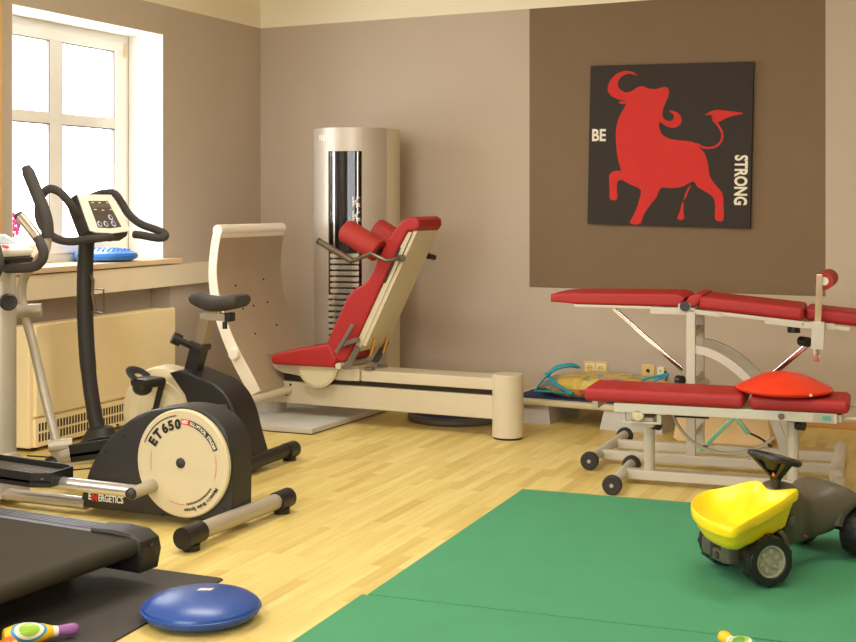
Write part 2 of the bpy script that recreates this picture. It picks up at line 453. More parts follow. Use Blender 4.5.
# ------------------------------------------------------------------ elliptical trainer
t = thing('elliptical_trainer', 'grey elliptical trainer with a big cream disc on its dark housing', 'elliptical trainer', (-3.3, 4.47, 0))
MB().cyl((-3.955, 4.5, 0.10), (-3.955, 4.5, 1.03), 0.058, seg=28).build('column', M['silver'], t)
MB().lathe([(0, 0.03), (0.12, 0.03), (0.105, 0.10), (0.075, 0.19), (0.058, 0.21), (0, 0.21)], Matrix.Translation((-3.94, 4.48, 0))).build('column_foot', M['silver'], t)
b = MB(); b.cyl((-4.15, 4.42, 0.045), (-3.44, 4.42, 0.045), 0.027); b.build('base_tube', M['alu'], t)
b = MB(); b.tube([(-4.12, 4.22, 0.045), (-4.12, 4.75, 0.045)], 0.034, 16); b.build('front_stabilizer', M['silver'], t)
prof = cat([(-3.44, 0.13, 0), (-3.40, 0.22, 0), (-3.32, 0.325, 0), (-3.18, 0.43, 0), (-3.05, 0.468, 0), (-2.94, 0.479, 0), (-2.84, 0.462, 0), (-2.765, 0.41, 0), (-2.73, 0.32, 0), (-2.722, 0.20, 0)], 4)
prof = [(p.x, p.y) for p in prof] + [(-2.725, 0.03), (-3.47, 0.03)]
h = MB().prism(prof, 4.40, 4.555, 'y', 0.014).build('housing', M['char'], t)
for q in ((-3.31, 0.10), (-3.05, 0.038), (-3.33, 0.27), (-3.24, 0.34), (-3.27, 0.385), (-2.76, 0.09)): MB().cyl((q[0], 4.402, q[1]), (q[0], 4.397, q[1]), 0.006, seg=10).build('screw', M['blackm'], h)
SQ = Matrix.Diagonal((0.72, 1, 1, 1))
b = MB(); b.m(M['letter']); b.text('E', xz(-3.408, 4.3975, 0.081) @ SQ, 0.042, 0.0012); b.text('ERGETICS', xz(-3.303, 4.3975, 0.078) @ SQ, 0.040, 0.0008)
b.m(M['inkred']); b.text('N', xz(-3.383, 4.397, 0.078) @ SQ, 0.048, 0.002)
b.build('lettering', None, h, label='white and red lettering')
DC = (-2.945, 0.256); DR = 0.216
d = MB().lathe([(0, 0), (DR, 0), (DR, 0.014), (DR-0.006, 0.019), (DR-0.02, 0.017), (0, 0.020)], CY((DC[0], 4.40, DC[1]), (0, -1, 0)), 64).build('flywheel_disc', M['cream'], t)
YD = 4.3795
def arc_band(b, r0, r1, a0, a1, y=YD, n=24):
    for k in range(n):
        p = []
        for a in (a0+(a1-a0)*k/n, a0+(a1-a0)*(k+1)/n):
            p.append((math.cos(R(a)), math.sin(R(a))))
        b.poly([(DC[0]+p[0][0]*r0, y, DC[1]+p[0][1]*r0), (DC[0]+p[0][0]*r1, y, DC[1]+p[0][1]*r1), (DC[0]+p[1][0]*r1, y, DC[1]+p[1][1]*r1), (DC[0]+p[1][0]*r0, y, DC[1]+p[1][1]*r0)])
def arc_text(b, s_, r, a0, a1, size, bold, y=YD-0.001):
    n = len(s_)
    for k, ch in enumerate(s_):
        if ch == ' ': continue
        a = a0+(a1-a0)*k/(n-1)
        b.text(ch, rotz(xz(DC[0]+r*math.cos(R(a)), y, DC[1]+r*math.sin(R(a))), R(a-90)), size, bold, 0.0003)
b = MB(); arc_band(b, 0.2175, 0.221, 0, 360, 4.3992, 96); b.build('rim_line', M['ink'], d)
b = MB(); b.m(M['ink']); arc_band(b, 0.190, 0.194, 98, 158); arc_text(b, 'ET', 0.156, 150, 136, 0.054, 0.0025); arc_text(b, '650', 0.156, 121, 97, 0.052, 0.0025)
b.build('model_lettering', None, d, label='bold black arc lettering')
b = MB(); b.m(M['ink']); arc_band(b, 0.157, 0.179, 22, 78); b.m(M['inkred']); arc_band(b, 0.157, 0.179, 78, 91)
b.m(M['letter']); arc_text(b, '650', 0.168, 88, 82, 0.019, 0.0006, YD-0.0015); arc_text(b, 'ELLIPTICAL STRIDER', 0.168, 75, 25, 0.0175, 0.0004, YD-0.0015)
b.build('printed_band', None, d, label='black and red printed band')
b = MB(); b.m(M['ink'])
for k in range(18):
    a = -33-50*k/18; arc_band(b, 0.157, 0.165, a, a-1.8, n=1)
arc_text(b, 'Magnetic Brake System', 0.184, -30, -84, 0.0205, 0.0004)
b.build('brake_lettering', None, d, label='small dark arc lettering')
for r_, a0, a1 in ((0.148, 165, 195), (0.16, -18, 16), (0.163, -85, -112)):
    b = MB(); arc_band(b, r_-0.001, r_+0.001, a0, a1); b.build('red_arc', M['orangeink'], d)
MB().lathe([(0, 0), (0.021, 0), (0.02, 0.006), (0.012, 0.010), (0, 0.011)], CY((DC[0]-0.005, 4.381, DC[1]+0.002), (0, -1, 0)), 20).build('hub_cap', M['char'], d)
# near pedal
MB().cyl((-3.085, 4.382, 0.157), (-3.085, 4.24, 0.153), 0.025).build('crank_pin', M['silver'], t)
MB().lathe([(0, 0), (0.024, 0), (0.022, 0.012), (0.012, 0.02), (0, 0.021)], CY((-3.085, 4.24, 0.153), (0, -1, 0)), 18).build('pin_cap', M['char'], t)
MB().cyl((-3.085, 4.26, 0.158), (-3.95, 4.26, 0.165), 0.026).build('pedal_rod', M['alu'], t)
def pedal(parent, mtx):
    p = MB(); p.prism([(-0.26, -0.10), (0.12, -0.10), (0.19, -0.06), (0.19, 0.08), (0.15, 0.11), (-0.26, 0.11)], 0.0, 0.022, 'z', 0.006, mtx)
    rim = [(-0.26, -0.10), (0.12, -0.10), (0.19, -0.06), (0.19, 0.08), (0.15, 0.11), (-0.26, 0.11)]
    for i in range(len(rim)):
        a, c = Vector(rim[i]), Vector(rim[(i+1) % len(rim)]); dv = (c-a).normalized(); nn = Vector((-dv.y, dv.x))*0.012
        p.prism([tuple(a), tuple(c), tuple(c+nn), tuple(a+nn)], -0.012, 0.048, 'z', 0.003, mtx)
    o_ = p.build('pedal', M['blackp'], parent)
    q = MB()
    for k in range(9): q.box((-0.24, -0.08+k*0.02, 0.02), (0.165, -0.072+k*0.02, 0.027), 0, mtx)
    q.build('tread_ribs', M['steelg'], o_)  # pale grey on a black pedal: the top's reflection put into the colour
pedal(t, Matrix.Translation((-3.625, 4.245, 0.175)) @ Matrix.Rotation(R(2), 4, 'Y'))
# far pedal and arm
MB().cyl((-3.87, 4.76, 0.118), (-3.02, 4.76, 0.25), 0.021).build('pedal_rod', M['alu'], t)
MB().cyl((-3.83, 4.76, 0.150), (-3.745, 4.76, 0.165), 0.036).build('rod_socket', M['silver'], t)
pedal(t, Matrix.Translation((-3.50, 4.76, 0.205)) @ Matrix.Rotation(R(-11), 4, 'Y') @ Matrix.Diagonal((0.85, 1, 1.3, 1)))
g = cat([(-4.04, 4.75, 1.462), (-3.975, 4.75, 1.335), (-3.925, 4.75, 1.225), (-3.915, 4.75, 1.135)], 5)
a = MB().tube(cat([(-3.915, 4.75, 1.16), (-3.93, 4.75, 1.08), (-3.99, 4.75, 1.015), (-4.05, 4.75, 0.955), (-4.065, 4.75, 0.87), (-4.045, 4.75, 0.80), (-4.03, 4.75, 0.74), (-3.999, 4.75, 0.65), (-3.931, 4.75, 0.42), (-3.862, 4.75, 0.205)], 5), 0.0215, 14).build('swing_arm', M['silver'], t)
MB().tube(g, [0.020]+[0.0285]*(len(g)-2)+[0.026], 14).build('grip', M['foam'], a)
MB().cyl((-4.075, 4.72, 0.80), (-3.975, 4.78, 0.805), 0.03).build('pivot_sleeve', M['silver'], a)
b = MB(); b.cyl((-3.885, 4.72, 0.198), (-3.80, 4.78, 0.205), 0.027); b.prism([(-3.895, 0.215), (-3.835, 0.215), (-3.82, 0.10), (-3.88, 0.10)], 4.735, 4.755, 'y', 0.004)
b.build('lower_joint', M['silver'], a)
MB().ball((-3.885, 4.74, 0.115), 0.04, (1, 0.7, 0.9)).build('end_cap', M['blackp'], a)
MB().tube(cat([(-4.05, 4.62, 0.004), (-4.15, 4.95, 0.004), (-4.02, 5.15, 0.004), (-3.95, 5.28, 0.004), (-4.10, 5.33, 0.004), (-4.5, 5.30, 0.004)], 6), 0.0035, 6).build('power_cord', M['blackm'], t)
# fixed handlebar, console, knob
fh = cat([(-3.825, 4.45, 1.245), (-3.77, 4.45, 1.195), (-3.715, 4.45, 1.135), (-3.69, 4.45, 1.085), (-3.705, 4.45, 1.045), (-3.76, 4.46, 1.02), (-3.90, 4.47, 1.012), (-3.955, 4.49, 1.012)], 5)
hb = MB().tube(fh, 0.021, 14).build('handlebar', M['foam'], t)
MB().tube(fh[1:10], 0.0218, 14).build('bare_tube', M['satin'], hb)
lh = cat([(-3.90, 4.32, 1.14), (-3.815, 4.28, 1.135), (-3.765, 4.25, 1.085), (-3.76, 4.25, 1.03), (-3.80, 4.27, 0.99), (-3.90, 4.38, 0.985)], 5)
MB().tube(lh, 0.023, 14).build('handlebar', M['foam'], t)
CM = Matrix.Translation((-3.945, 4.50, 1.088)) @ Matrix.Rotation(R(22), 4, 'Y')
c = MB().box((-0.12, -0.115, -0.008), (0.062, 0.115, 0.030), 0.012, CM).build('console', M['white'], t)
MB().box((-0.13, -0.12, -0.036), (0.072, 0.12, -0.006), 0.010, CM).build('console_base', M['blackp'], c)
MB().box((-0.09, -0.07, 0.029), (-0.005, 0.07, 0.032), 0, CM).build('display', M['lcd'], c)
MB().cyl(CM @ Vector((0.03, -0.04, 0.029)), CM @ Vector((0.03, -0.04, 0.036)), 0.016).build('button', M['inkred'], c)
k = MB().cyl((-3.96, 4.42, 0.877), (-3.79, 4.36, 0.877), 0.022).build('axle', M['alu'], t)
MB().lathe([(0, 0), (0.036, 0), (0.036, 0.035), (0.030, 0.042), (0.022, 0.040), (0, 0.040)], CY((-3.81, 4.365, 0.877), (0.75, -0.66, 0)), 22).build('axle_cap', M['blackp'], k)
# rear stabilizer
s_ = MB().cyl((-2.725, 4.10, 0.058), (-2.70, 4.76, 0.058), 0.033).build('rear_stabilizer', M['silver'], t)
for y0, y1 in ((4.055, 4.175), (4.70, 4.805)):
    xx = -2.725 if y0 < 4.4 else -2.70
    b = MB(); b.cyl((xx, y0, 0.056), (xx, y1, 0.056), 0.041); b.lathe([(0, 0), (0.033, 0), (0.033, 0.022), (0, 0.022)], Matrix.Translation((xx, (y0+y1)/2, 0)))
    b.build('stabilizer_cap', M['blackp'], s_)
b = MB(); b.m(M['letter']); n = 8
rs = 0.0335
for k in range(6):
    a0, a1 = R(188+10*k), R(198+10*k)
    q = [(-2.716+rs*math.cos(a_+PI*0), 4.30+yy, 0.058-rs*math.sin(a_-PI)*-1) for yy, a_ in ((0, a0), (0.085, a0), (0.085, a1), (0, a1))]
    q = [(-2.716+rs*math.cos(-a_), 4.30+yy, 0.058+rs*math.sin(-a_)) for yy, a_ in ((0, a0-R(60)), (0.085, a0-R(60)), (0.085, a1-R(60)), (0, a1-R(60)))]
    b.poly(q)
b.build('sticker', None, s_, label='small white warning sticker')
MB().box((-2.79, 4.42, 0.045), (-2.69, 4.53, 0.080), 0.008).build('stabilizer_bracket', M['char'], t)

# ------------------------------------------------------------------ exercise bike
t = thing('exercise_bike', 'dark exercise bike with cream flywheel cover and black saddle by the heater', 'exercise bike', (-3.7, 5.45, 0))
s_ = MB().cyl((-3.22, 5.22, 0.055), (-3.22, 5.75, 0.055), 0.034).build('rear_stabilizer', M['blackp'], t)
for xx, y0, y1 in ((-3.22, 5.15, 5.25), (-3.22, 5.70, 5.79)):
    b = MB(); b.cyl((xx, y0, 0.050), (xx, y1, 0.050), 0.041); b.lathe([(0, 0), (0.034, 0), (0.034, 0.02), (0, 0.02)], Matrix.Translation((xx, (y0+y1)/2, 0))); b.build('stabilizer_cap', M['blackp'], s_)
b = MB(); b.lathe([(0, -0.085), (0.18, -0.085), (0.222, -0.068), (0.232, -0.03), (0.232, 0.03), (0.222, 0.068), (0.18, 0.085), (0, 0.085)], CY((-3.745, 5.45, 0.255), (0, -1, 0)), 56)
fc = b.build('flywheel_cover', M['cream'], t)
b = MB(); b.lathe([(0.125, 0), (0.160, 0.006), (0.165, 0.006), (0.170, 0)], CY((-3.745, 5.3655, 0.255), (0, -1, 0)), 48, False); b.build('cover_ridge', M['cream'], fc)
prof = cat([(-3.67, 0.465, 0), (-3.60, 0.48, 0), (-3.50, 0.452, 0), (-3.42, 0.428, 0), (-3.345, 0.375, 0), (-3.295, 0.29, 0), (-3.265, 0.19, 0), (-3.225, 0.07, 0)], 4)
MB().prism([(p.x, p.y) for p in prof] + [(-3.25, 0.03), (-4.02, 0.03), (-4.00, 0.09), (-3.62, 0.11), (-3.53, 0.22), (-3.58, 0.36)], 5.345, 5.555, 'y', 0.024, seg=3).build('body_shell', M['blackp'], t)
b = MB(); b.box((-3.38, 5.341, 0.28), (-3.335, 5.3465, 0.33), 0.002); b.build('tension_label', M['gunm'], t)
b = MB(); b.cyl((-3.33, 5.38, 0.205), (-3.27, 5.25, 0.215), 0.026); b.build('transport_grip', M['cream'], t)
MB().tube(cat([(-3.24, 5.34, 0.185), (-3.29, 5.30, 0.165), (-3.30, 5.29, 0.11), (-3.26, 5.30, 0.075), (-3.19, 5.31, 0.09)], 5), 0.006, 8).build('cable', M['cream'], t)
PT = Matrix.Translation((-3.605, 5.45, 0.44)) @ Matrix.Rotation(R(17), 4, 'Y')
p = MB().box((-0.035, -0.035, 0), (0.035, 0.035, 0.16), 0.006, PT).build('post_sleeve', M['blackp'], t)
b = MB(); b.box((-0.042, -0.042, 0.145), (0.042, 0.042, 0.175), 0.006, PT); b.build('collar', M['char'], p)
b = MB(); b.cyl(PT @ Vector((-0.03, -0.03, 0.15)), PT @ Vector((-0.085, -0.07, 0.165)), 0.017); b.cyl(PT @ Vector((-0.075, -0.062, 0.162)), PT @ Vector((-0.11, -0.088, 0.172)), 0.030, seg=14); b.build('adjustment_knob', M['blackp'], p)
b = MB(); b.box((-0.027, -0.027, 0.16), (0.027, 0.027, 0.30), 0.004, PT); b.build('seat_post', M['satin'], t, label='shiny metal seat post')
b = MB(); b.box((-3.545, 5.425, 0.72), (-3.40, 5.475, 0.757), 0.004); b.build('saddle_slider', M['silver'], t)
b = MB(); b.box((-3.402, 5.422, 0.717), (-3.372, 5.478, 0.760), 0.004); b.cyl((-3.415, 5.45, 0.715), (-3.415, 5.45, 0.68), 0.012); b.build('slider_cap', M['blackp'], t)
b = MB(); b.cyl((-3.45, 5.45, 0.75), (-3.45, 5.45, 0.80), 0.014); b.cyl((-3.45, 5.41, 0.778), (-3.45, 5.49, 0.778), 0.016); b.build('saddle_clamp', M['brass'], t)
secs = []
for x, w, zt, zb in ((-3.615, 0.016, 0.832, 0.812), (-3.60, 0.028, 0.846, 0.795), (-3.56, 0.038, 0.853, 0.780), (-3.51, 0.050, 0.843, 0.765), (-3.46, 0.070, 0.838, 0.762), (-3.41, 0.085, 0.844, 0.768), (-3.36, 0.090, 0.852, 0.778), (-3.325, 0.085, 0.854, 0.788), (-3.308, 0.065, 0.845, 0.802)):
    ring = []
    for k in range(20):
        a = 2*PI*k/20; ca, sa = math.cos(a), math.sin(a)
        ring.append((x, 5.45+w*math.copysign(abs(ca)**0.7, ca), (zt+zb)/2+(zt-zb)/2*math.copysign(abs(sa)**0.7, sa)))
    secs.append(ring)
MB().loft(secs).build('saddle', M['foam'], t, sharp=60)
# crank and pedals
MB().tube([(-3.745, 5.365, 0.262), (-3.735, 5.32, 0.27), (-3.68, 5.31, 0.43)], [0.017, 0.015, 0.017], 12).build('crank_arm', M['blackp'], t)
MB().cyl((-3.745, 5.37, 0.262), (-3.745, 5.34, 0.262), 0.03).build('crank_hub', M['blackp'], t)
b = MB(); b.cyl((-3.68, 5.32, 0.43), (-3.69, 5.18, 0.43), 0.012); b.prism([(-3.79, 5.19), (-3.67, 5.16), (-3.635, 5.28), (-3.755, 5.31)], 0.41, 0.455, 'z', 0.016); b.ball((-3.735, 5.22, 0.405), 0.043, (1.2, 1, 0.9))
pd = b.build('pedal', M['blackp'], t)
MB().tube(cat([(-3.75, 5.185, 0.445), (-3.785, 5.19, 0.475), (-3.795, 5.225, 0.487), (-3.78, 5.265, 0.478), (-3.745, 5.285, 0.45)], 4), 0.024, 8, flat=0.35).build('pedal_strap', M['blackm'], pd)
MB().tube([(-3.72, 5.555, 0.26), (-3.72, 5.61, 0.25), (-3.74, 5.63, 0.11)], [0.016, 0.014, 0.016], 12).build('crank_arm', M['blackp'], t)
MB().box((-3.81, 5.63, 0.09), (-3.67, 5.73, 0.125), 0.012).build('pedal', M['blackp'], t)
# column
cp = cat([(-4.155, 5.45, 0.07), (-4.195, 5.45, 0.22), (-4.23, 5.45, 0.42), (-4.25, 5.45, 0.65), (-4.255, 5.45, 0.9), (-4.243, 5.45, 1.13)], 5)
MB().tube(cp, [0.045]*3+[0.038]*8+[0.041]*(len(cp)-11), 18).build('column', M['char'], t)
b = MB(); b.lathe([(0, 0.0), (0.12, 0.0), (0.10, 0.05), (0.06, 0.12), (0, 0.13)], Matrix.Translation((-4.155, 5.45, 0.03))); b.box((-4.20, 5.40, 0.03), (-3.80, 5.50, 0.10), 0.012)
b.build('front_base', M['char'], t)
b = MB(); b.cyl((-4.16, 5.22, 0.05), (-4.16, 5.68, 0.05), 0.034); b.build('front_stabilizer', M['blackp'], t)
b = MB(); b.tube([(-4.22, 5.45, 0.855), (-4.13, 5.44, 0.855), (-4.13, 5.44, 0.735), (-4.22, 5.45, 0.735)], 0.0045, 8); b.tube([(-4.225, 5.45, 0.93), (-4.195, 5.44, 0.90), (-4.20, 5.44, 0.83), (-4.18, 5.44, 0.74)], 0.008, 8)
b.build('bottle_holder', M['gunm'], t)
# console with display
TL = Vector((-4.19, 5.29, 1.338)); ux = Vector((0, 1, 0)); dn = Vector((0.105, 0, -0.19)).normalized()
nrm = ux.cross(dn).normalized()
if nrm.x < 0: nrm = -nrm
ux = ux*1.13
CMX = Matrix(((ux.x, dn.x, nrm.x, TL.x), (ux.y, dn.y, nrm.y, TL.y), (ux.z, dn.z, nrm.z, TL.z), (0, 0, 0, 1)))
c = MB().prism([(0.03, -0.012), (0.25, -0.012), (0.275, 0.02), (0.288, 0.20), (0.26, 0.235), (0.02, 0.235), (-0.008, 0.20), (0.005, 0.02)], -0.085, -0.006, 'z', 0.016, CMX).build('console', M['char'], t)
MB().prism([(0.02, 0.0), (0.26, 0.0), (0.284, 0.205), (0.255, 0.217), (0.14, 0.225), (0.025, 0.217), (-0.004, 0.205)], -0.007, 0.0, 'z', 0.0, CMX).build('bezel', M['bezel'], c)
MB().prism([(0.07, 0.038), (0.21, 0.038), (0.225, 0.19), (0.14, 0.196), (0.055, 0.19)], 0.0, 0.002, 'z', 0, CMX).build('key_panel', M['lcdd'], c)
b = MB(); b.m(M['steelg']); b.box((0.075, 0.052, 0.002), (0.205, 0.078, 0.003), 0, CMX); b.m(M['letter'])
for x, y in ((0.085, 0.046), (0.135, 0.046), (0.19, 0.046), (0.082, 0.086), (0.135, 0.090), (0.195, 0.086)): b.box((x, y, 0.002), (x+0.018, y+0.005, 0.0032), 0, CMX)
b.build('display', None, c)
for x, y in ((0.075, 0.172), (0.12, 0.172), (0.175, 0.172), (0.175, 0.135)):
    k = MB().cyl(CMX @ Vector((x, y, 0.002)), CMX @ Vector((x, y, 0.004)), 0.0165, seg=16).build('key_ring', M['letter'], c)
    MB().cyl(CMX @ Vector((x, y, 0.003)), CMX @ Vector((x, y, 0.006)), 0.0115, seg=14).build('key', M['btn'], c)
n1 = cat([(-4.06, 5.40, 1.12), (-4.00, 5.29, 1.125), (-4.06, 5.24, 1.117), (-4.16, 5.21, 1.105), (-4.25, 5.20, 1.125), (-4.32, 5.20, 1.18), (-4.345, 5.20, 1.25), (-4.325, 5.20, 1.33), (-4.275, 5.20, 1.365), (-4.215, 5.21, 1.345), (-4.18, 5.24, 1.29), (-4.175, 5.29, 1.235)], 5)
MB().tube(n1, 0.021, 12).build('handlebar', M['foam'], t)
n2 = cat([(-4.30, 5.56, 1.325), (-4.31, 5.66, 1.345), (-4.26, 5.70, 1.345), (-4.215, 5.70, 1.30), (-4.165, 5.70, 1.235), (-4.09, 5.70, 1.185), (-4.00, 5.70, 1.157), (-3.945, 5.70, 1.138), (-3.93, 5.69, 1.12), (-3.96, 5.67, 1.112), (-4.06, 5.66, 1.127), (-4.10, 5.66, 1.13)], 5)
MB().tube(n2, 0.021, 12).build('handlebar', M['foam'], t)

# ------------------------------------------------------------------ treadmill and its mat
o = MB().prism([(-2.42, 3.835), (-2.405, 3.825), (-2.30, 2.2), (-4.4, 2.2), (-4.4, 3.84)], 0.0, 0.006, 'z').build('floor_mat', M['tmat'])
tag(o, 'dark textured floor mat spread under the treadmill', 'mat')
t = thing('treadmill', 'black treadmill with silver side rail cut off by the lower left corner', 'treadmill', (-2.66, 3.70, 0.006), R(-5))
LIFT = Matrix.Translation((0, 0, 0.022))
# local: x along the deck (negative to the front), y across (0 = far rail edge)
MB().box((-1.55, -0.89, 0.075), (-0.02, -0.06, 0.118), 0.006).xf(LIFT).build('deck', M['blackm'], t, world=False)
b = MB(); bp = [(-1.55, 0.150), (0.05, 0.150)] + [(0.055+0.030*math.sin(R(a)), 0.120+0.030*math.cos(R(a))) for a in range(0, 181, 20)] + [(-1.55, 0.090)]
b.prism(bp, -0.855, -0.095, 'y'); b.xf(LIFT).build('running_belt', M['belt'], t, world=False)
MB().cyl((0.055, -0.89, 0.120), (0.055, -0.05, 0.120), 0.02).xf(LIFT).build('rear_roller', M['steelg'], t, world=False)
for y0 in (-0.092, -0.95):
    b = MB(); prof = [(0, 0.10), (0, 0.148), (0.006, 0.155), (0.086, 0.155), (0.092, 0.148), (0.092, 0.10)]
    b.prism([(y0+a, c) for a, c in prof], -1.55, -0.10, 'x')
    for k in range(5): b.box((-1.55, y0+0.012+k*0.016, 0.1545), (-0.10, y0+0.020+k*0.016, 0.158))
    b.xf(LIFT).build('side_rail', M['rail'], t, world=False)
    b = MB(); b.prism([(-0.13, 0.035), (-0.13, 0.163), (-0.04, 0.168), (0.045, 0.163), (0.085, 0.14), (0.095, 0.10), (0.08, 0.035)], y0-0.012, y0+0.10, 'y', 0.012, seg=3)
    e = b.xf(LIFT).build('end_cap', M['blackp'], t, world=False)
    b = MB()
    for zz in (0.118, 0.095): b.cyl((0.088, y0+0.05, zz), (0.098, y0+0.05, zz), 0.007, seg=10)
    b.xf(LIFT).build('screw', M['dark'], e, world=False)
for y0 in (-0.07, -0.87): MB().box((-0.35, y0-0.03, 0.0), (-0.27, y0+0.03, 0.099), 0.004).build('foot', M['blackm'], t, world=False)
for y0 in (-0.07, -0.87): MB().box((-1.45, y0-0.03, 0.0), (-1.37, y0+0.03, 0.099), 0.004).build('foot', M['blackm'], t, world=False)

# ------------------------------------------------------------------ blue cushion on the floor
t = thing('balance_cushion', 'dark blue inflated balance cushion on the floor beside the treadmill mat', 'balance cushion', (-2.242, 3.44, 0.0065), group='inflatable balance cushions')
c = MB().lathe([(0, 0.0), (0.135, 0.0), (0.165, 0.008), (0.180, 0.022), (0.184, 0.034), (0.180, 0.046), (0.160, 0.060), (0.12, 0.073), (0.06, 0.081), (0, 0.083)], None, 48).build('cushion', M['bluep'], t, world=False)
MB().lathe([(0.181, 0.029), (0.1868, 0.032), (0.1868, 0.036), (0.181, 0.039)], None, 48).build('seam', M['bluep'], c, world=False)
b = MB(); LM = Matrix.Translation((0.0, 0.02, 0.0832)) @ Matrix.Rotation(R(25), 4, 'Z')
for dx in (-0.022, -0.008, 0.008): b.prism([(dx, -0.009), (dx+0.012, -0.009), (dx+0.02, 0.009), (dx+0.008, 0.009)], -0.001, 0.0006, 'z', 0, LM)
b.build('logo', M['letter'], c, world=False, label='white printed mark')

# ------------------------------------------------------------------ toy skittles
def pin_mat(name, base, ring, inner, dot):
    m = bpy.data.materials.new(name); m.use_nodes = True; nt = m.node_tree; b = nt.nodes['Principled BSDF']; b.inputs['Roughness'].default_value = 0.35
    tc = nt.nodes.new('ShaderNodeTexCoord'); sp = nt.nodes.new('ShaderNodeSeparateXYZ'); nt.links.new(tc.outputs['Object'], sp.inputs[0])
    z = math_node(nt, 'MULTIPLY', math_node(nt, 'SUBTRACT', sp.outputs[2], 0.068), 0.75)
    at = math_node(nt, 'MULTIPLY', math_node(nt, 'ARCTAN2', sp.outputs[1], sp.outputs[0]), 0.034)
    d = math_node(nt, 'SQRT', math_node(nt, 'ADD', math_node(nt, 'MULTIPLY', z, z), math_node(nt, 'MULTIPLY', at, at)))
    c = mixc(nt, math_node(nt, 'LESS_THAN', d, 0.040), lin(base), lin(ring))
    c = mixc(nt, math_node(nt, 'LESS_THAN', d, 0.032), c, lin(inner))
    c = mixc(nt, math_node(nt, 'LESS_THAN', d, 0.023), c, lin(dot))
    nt.links.new(c, b.inputs['Base Color']); return m
def skittle(label, p0, p1, roll, mbody, mhead, group='toy skittles'):
    p0, p1 = Vector(p0), Vector(p1); ax = (p1-p0).normalized()
    q = Vector((0, 0, 1)).rotation_difference(ax) @ Euler((0, 0, roll)).to_quaternion()
    t = thing('skittle', label, 'toy skittle', p0, group=group, rot=q.to_euler())
    MB().lathe([(0, 0), (0.020, 0), (0.023, 0.004), (0.032, 0.035), (0.034, 0.06), (0.032, 0.085), (0.025, 0.115), (0.017, 0.140), (0, 0.141)]).build('body', mbody, t, world=False)
    MB().lathe([(0, 0.140), (0.0165, 0.140), (0.0145, 0.156), (0, 0.156)]).build('neck_band', M['letter'], t, world=False)
    MB().lathe([(0, 0.155), (0.0145, 0.155), (0.0165, 0.175), (0.0185, 0.195), (0.0165, 0.209), (0.009, 0.217), (0, 0.219)]).build('head', mhead, t, world=False)
PMA = pin_mat('skittle yellow print', (246, 190, 30), (70, 160, 190), (236, 232, 214), (150, 190, 60))
PMB = pin_mat('skittle orange print', (236, 110, 40), (240, 210, 90), (240, 232, 214), (236, 150, 60))
PMC = pin_mat('skittle green print', (80, 170, 190), (236, 236, 226), (150, 200, 60), (90, 150, 60))
skittle('yellow toy skittle with a purple head lying on the dark mat', (-2.612, 2.975, 0.041), (-2.481, 3.146, 0.031), R(-80), PMA, M['pinp'])
skittle('orange toy skittle tip at the lower left corner beside the yellow skittle', (-2.555, 2.935, 0.041), (-2.42, 2.74, 0.031), R(30), PMB, M['pino'])
skittle('green and blue toy skittle with a yellow head on the green mat', (-0.570, 3.600, 0.067), (-0.708, 3.790, 0.0495), R(-100), PMC, M['pinky'])

# ------------------------------------------------------------------ green mats
def gmat(name, pts, label):
    b = MB(); b.m(M['green']); b.prism(pts, 0.0, 0.027, 'z', 0.004)
    o_ = b.build(name, None); tag(o_, label, 'exercise mat', 'green exercise mats'); return o_
gmat('exercise_mat', [(-1.888, 5.471), (-1.845, 3.807), (0.60, 3.93), (0.60, 5.59)], 'green exercise mat under the toy dump truck')
gmat('exercise_mat', [(-1.862, 3.799), (-1.82, 2.3), (0.60, 2.35), (0.60, 3.918)], 'nearer green exercise mat along the bottom edge, in front of the seam')

# ------------------------------------------------------------------ leg press machine (local frame: x along the beam, y away, z up)
t = thing('leg_press_machine', 'cream leg press machine with red seat, curved footplate and tall weight tower', 'leg press', (-2.40, 6.80, 0), R(-2.6))
L = dict(world=False)
MB().lathe([(0, 0.012), (0.086, 0.012), (0.086, 0.346), (0.082, 0.354), (0, 0.355)], Matrix.Translation((-0.012, -0.05, 0)), 40).build('end_post', M['freic'], t, **L)
MB().lathe([(0, 0), (0.080, 0), (0.080, 0.012), (0, 0.012)], Matrix.Translation((-0.012, -0.05, 0)), 32).build('post_foot', M['dark'], t, **L)
MB().box((-1.62, -0.085, 0.104), (-0.06, 0.085, 0.234), 0.006).build('lower_beam', M['freic'], t, **L)
MB().box((-1.45, -0.06, 0.232), (-0.06, 0.06, 0.268)).build('dark_gap', M['dark'], t, **L)  # dark box filling the gap between the beams, stands for its shade
MB().box((-0.905, -0.10, 0.266), (-0.035, 0.10, 0.331), 0.006).build('upper_beam', M['freic'], t, **L)
c = MB().box((-1.30, -0.115, 0.266), (-0.91, 0.115, 0.338), 0.008).build('seat_carriage', M['freic'], t, **L)
b = MB(); b.prism([(-1.50, 0.352), (-1.515, 0.315), (-1.44, 0.285), (-1.22, 0.262), (-0.98, 0.262), (-0.93, 0.30), (-0.93, 0.352)], -0.10, 0.10, 'y', 0.006); b.build('seat_support', M['freic'], c, **L)
b = MB(); pr = [(-1.17+0.135*math.cos(R(a)), 0.352+0.135*math.sin(R(a))) for a in range(180, 361, 10)] + [(-1.02, 0.362), (-1.32, 0.362)]
b.prism(pr, -0.150, -0.135, 'y', 0.003); pc = b.build('angle_scale', M['cream'], c, **L)
b = MB()
for a in range(190, 351, 8): b.cyl((-1.17+0.124*math.cos(R(a)), -0.1495, 0.352+0.124*math.sin(R(a))), (-1.17+0.124*math.cos(R(a)), -0.152, 0.352+0.124*math.sin(R(a))), 0.003, seg=6)
b.build('scale_marks', M['gunm'], pc, **L)
b = MB(); b.cyl((-1.545, -0.10, 0.385), (-1.42, -0.10, 0.39), 0.008); b.build('release_lever', M['chrome'], c, **L)
